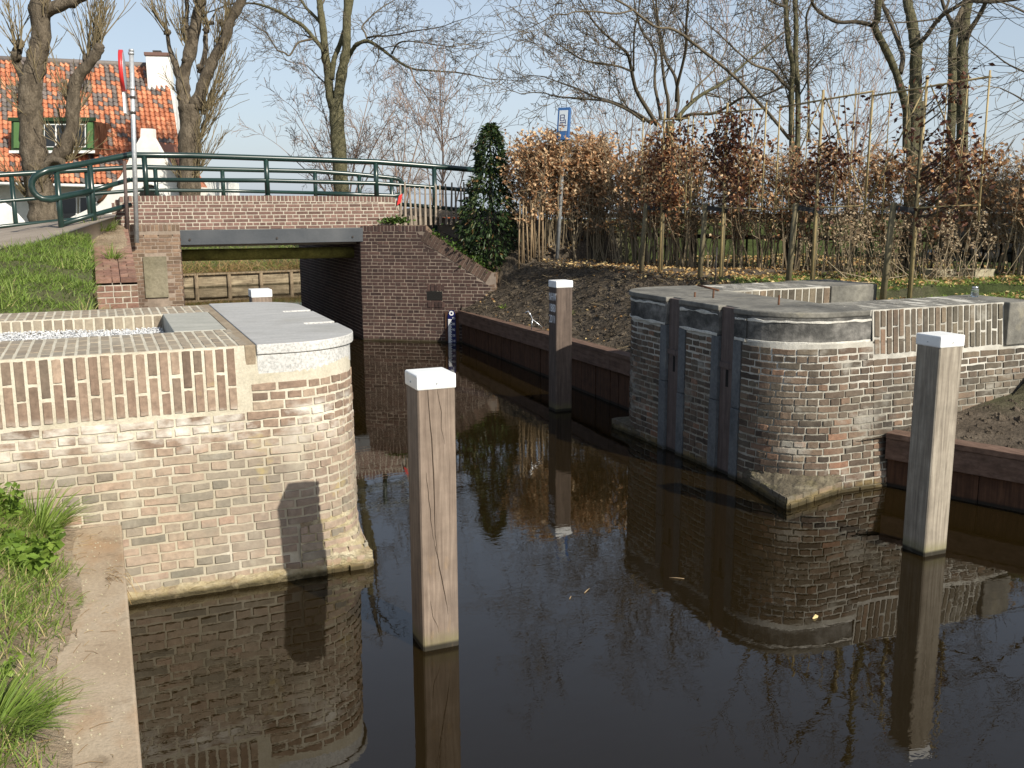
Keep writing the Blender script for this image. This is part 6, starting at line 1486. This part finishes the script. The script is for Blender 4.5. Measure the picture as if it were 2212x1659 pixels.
# bell shaped white gable with arched door
prof = [(152, 470), (190, 452), (218, 428), (243, 402), (262, 378), (275, 352), (286, 326), (296, 308), (303, 296), (304, 277), (330, 278), (331, 298), (338, 310), (347, 326), (358, 344), (370, 362), (381, 380), (391, 396), (400, 425), (404, 470)]
YG = 34.4; n_ = fr(0, 1); mb = MB(); fa = [hpt(x, y, YG) for x, y in prof]; n = len(fa); a = mb.add(*fa); b = mb.add(*[p + n_ * .3 for p in fa])
mb.face(tuple(a + i for i in range(n))); mb.face(tuple(b + i for i in reversed(range(n))))
for i in range(n): mb.face((a + i, a + (i + 1) % n, b + (i + 1) % n, b + i))
ga = mb.build('gable_wall', M['white_paint'], HX)
mb = MB(); k = 14; ar = [hpt(323 + 21 * math.cos(math.pi * i / k), 420 - 20 * math.sin(math.pi * i / k), YG) - n_ * .012 for i in range(k + 1)] + [hpt(302, 470, YG) - n_ * .012, hpt(344, 470, YG) - n_ * .012]; b = mb.add(*ar); mb.face(tuple(b + i for i in range(len(ar)))); mb.build('arched_door', M['dark_in'], ga)
mb = MB(); arc_ = [hpt(323 + 24 * math.cos(math.pi * i / k), 420 - 23 * math.sin(math.pi * i / k), YG) - n_ * .02 for i in range(k + 1)]; mb.tube(arc_, [.05] * (k + 1), 6); mb.build('arch_trim', M['white'], ga)
mb = MB()   # roof behind the gable
g0, g1, g2 = hpt(152, 470, YG), hpt(317, 290, YG), hpt(404, 470, YG)
for s_, e_ in ((prof[3], prof[8]), (prof[11], prof[17])):
    A_, B_ = hpt(*s_, YG + .31), hpt(*e_, YG + .31); mb.quad(A_ - V((0, 0, .1)), B_ - V((0, 0, .1)), B_ + n_ * 3 - V((0, 0, .1)), A_ + n_ * 3 - V((0, 0, .1)), (.6, 0, 0))
mb.build('gable_roof', M['tile'], ga)
mb = MB(); mb.tube([hpt(243, 402, YG) - n_ * .05, hpt(224, 428, YG) - n_ * .05, hpt(212, 438, YG) - n_ * .05], [.05] * 3, 6); mb.build('drain_pipe', M['roof_under'], ga)
# dormer
YD = 37.5; d0, d1, d2, d3 = hpt(25, 325, YD), hpt(204, 333, YD), hpt(204, 262, YD), hpt(25, 254, YD)
dm = quadmesh('dormer', [d0, d1, d2, d3], M['roof_under'], HX, 2.4)
mb = MB(); mb.hexa([p - n_ * o for p in (d0, d1) for o in ()] or [d0 - n_ * .02, d1 - n_ * .02, d1 - n_ * .003, d0 - n_ * .003, d3 - n_ * .02, d2 - n_ * .02, d2 - n_ * .003, d3 - n_ * .003]); mb.build('front_boards', M['green_dark'], dm)
def onD(x0, x1, y0, y1, m, name, par, off):
    a, b, c, d = [hpt(x, y, YD) - n_ * off for x, y in ((x0, y1), (x1, y1), (x1, y0), (x0, y0))]; mb = MB(); t_ = n_ * .03; mb.hexa([a, b, b + t_, a + t_, d, c, c + t_, d + t_]); return mb.build(name, m, par)
onD(20, 209, 254, 262, M['green_dark'], 'fascia', dm, .10); onD(22, 207, 325, 331, M['white'], 'sill', dm, .10)
for (x0, x1) in ((46, 62), (96, 122), (122, 150), (158, 186)):
    w_ = onD(x0, x1, 268, 318, M['white'], 'window', dm, .035); onD(x0 + 2, x1 - 2, 270, 316, M['glass'], 'pane', w_, .045)
for (x0, x1) in ((31, 44), (88, 95), (190, 202)): onD(x0, x1, 264, 320, M['green_paint'], 'shutter', dm, .06)
YW = 38.05
def onW(x0, x1, y0, y1, m, name, par, off): 
    a, b, c, d = [hpt(x, y, YW) - n_ * off for x, y in ((x0, y1), (x1, y1), (x1, y0), (x0, y0))]; mb = MB(); t_ = n_ * .04; mb.hexa([a, b, b + t_, a + t_, d, c, c + t_, d + t_]); return mb.build(name, m, par)
for (x0, x1) in ((132, 168), (172, 212)):
    w_ = onW(x0, x1, 424, 474, M['white'], 'window', HX, .05); onW(x0 + 3, x1 - 3, 427, 474, M['glass'], 'pane', w_, .06)
mb = MB(); mb.tube([eL - nrm * -.05 + V((0, 0, -.12)), eR + V((0, 0, -.12))], [.07, .07], 6); mb.build('gutter', M['white'], HX)
# white garden wall at the left edge
mb = MB(); gp = [(-60, 500), (-60, 420), (-10, 430), (14, 446), (30, 462), (44, 478), (50, 495), (50, 510)]; fa = [hpt(x, y, 28) for x, y in gp]; a = mb.add(*fa); b = mb.add(*[p + n_ * .25 for p in fa]); n = len(fa)
mb.face(tuple(a + i for i in range(n))); mb.face(tuple(b + i for i in reversed(range(n))))
for i in range(n): mb.face((a + i, a + (i + 1) % n, b + (i + 1) % n, b + i))
tag(mb.build('garden_wall', M['white_paint']), 'low white garden wall with curved end beyond the road railing', 'wall')

# ================================================================== light, sky, camera
sc = bpy.context.scene
sund = V((.52, -1.36, 1.03)).normalized(); el = math.asin(sund.z); az = math.atan2(sund.x, sund.y)
w = bpy.data.worlds.new('World'); sc.world = w; w.use_nodes = True
nt = w.node_tree; bg = nt.nodes['Background']; sk = nt.nodes.new('ShaderNodeTexSky'); sk.sky_type = 'NISHITA'; sk.sun_disc = False
sk.sun_elevation = el; sk.sun_rotation = az; sk.air_density = 1.0; sk.dust_density = 1.6; sk.ozone_density = 1.2; sk.altitude = 0
mx = nt.nodes.new('ShaderNodeMix'); mx.data_type = 'RGBA'; tc = nt.nodes.new('ShaderNodeTexCoord'); mp = nt.nodes.new('ShaderNodeMapping'); mp.inputs['Scale'].default_value = (1.2, 1.2, 4)
nn_ = nt.nodes.new('ShaderNodeTexNoise'); nn_.inputs['Scale'].default_value = 1.6; nn_.inputs['Detail'].default_value = 5; mr = nt.nodes.new('ShaderNodeMapRange'); mr.inputs[1].default_value, mr.inputs[2].default_value, mr.inputs[3].default_value, mr.inputs[4].default_value = .3, .75, .48, .68
nt.links.new(tc.outputs['Generated'], mp.inputs[0]); nt.links.new(mp.outputs[0], nn_.inputs['Vector']); nt.links.new(nn_.outputs['Fac'], mr.inputs[0]); sx_ = nt.nodes.new('ShaderNodeSeparateXYZ'); nt.links.new(tc.outputs['Generated'], sx_.inputs[0]); m2 = nt.nodes.new('ShaderNodeMapRange'); m2.inputs[1].default_value, m2.inputs[2].default_value, m2.inputs[3].default_value, m2.inputs[4].default_value = .05, .75, 1.0, .15
nt.links.new(sx_.outputs[2], m2.inputs[0]); ml_ = nt.nodes.new('ShaderNodeMath'); ml_.operation = 'MULTIPLY'; nt.links.new(mr.outputs[0], ml_.inputs[0]); nt.links.new(m2.outputs[0], ml_.inputs[1]); nt.links.new(ml_.outputs[0], mx.inputs[0])
nt.links.new(sk.outputs[0], mx.inputs[6]); mx.inputs[7].default_value = (6.9, 7.9, 9.2, 1)   # pale veil added to the sky, faded overhead to keep ambient light low
nt.links.new(mx.outputs[2], bg.inputs[0]); bg.inputs[1].default_value = .09
ld = bpy.data.lights.new('sun', 'SUN'); ld.energy = 4.9; ld.angle = rad(.53); ld.color = (1.0, .935, .82)
lo = bpy.data.objects.new('sun', ld); C.objects.link(lo); lo.rotation_euler = sund.to_track_quat('Z', 'Y').to_euler(); lo.location = (5, -12, 14)
cd = bpy.data.cameras.new('camera'); co = bpy.data.objects.new('camera', cd); C.objects.link(co)
cp, sp_ = math.cos(PITCH), math.sin(PITCH)
fwd = fr(0, cp, -sp_); rgt = fr(1, 0, 0); upv = rgt.cross(fwd)
c, s = math.cos(ROLL), math.sin(ROLL); cx_ = rgt * c - upv * s; cy_ = rgt * s + upv * c
co.matrix_world = Matrix(((cx_.x, cy_.x, -fwd.x, 0), (cx_.y, cy_.y, -fwd.y, 0), (cx_.z, cy_.z, -fwd.z, EYE), (0, 0, 0, 1)))
cd.sensor_width = 36; cd.lens = 36 * F / 2212; cd.clip_end = 8000; cd.clip_start = .05
sc.camera = co
sc.view_settings.view_transform = 'Standard'; sc.view_settings.look = 'None'; sc.view_settings.gamma = 1; sc.view_settings.exposure = .31
sc.cycles.max_bounces = 8; sc.cycles.use_denoising = True
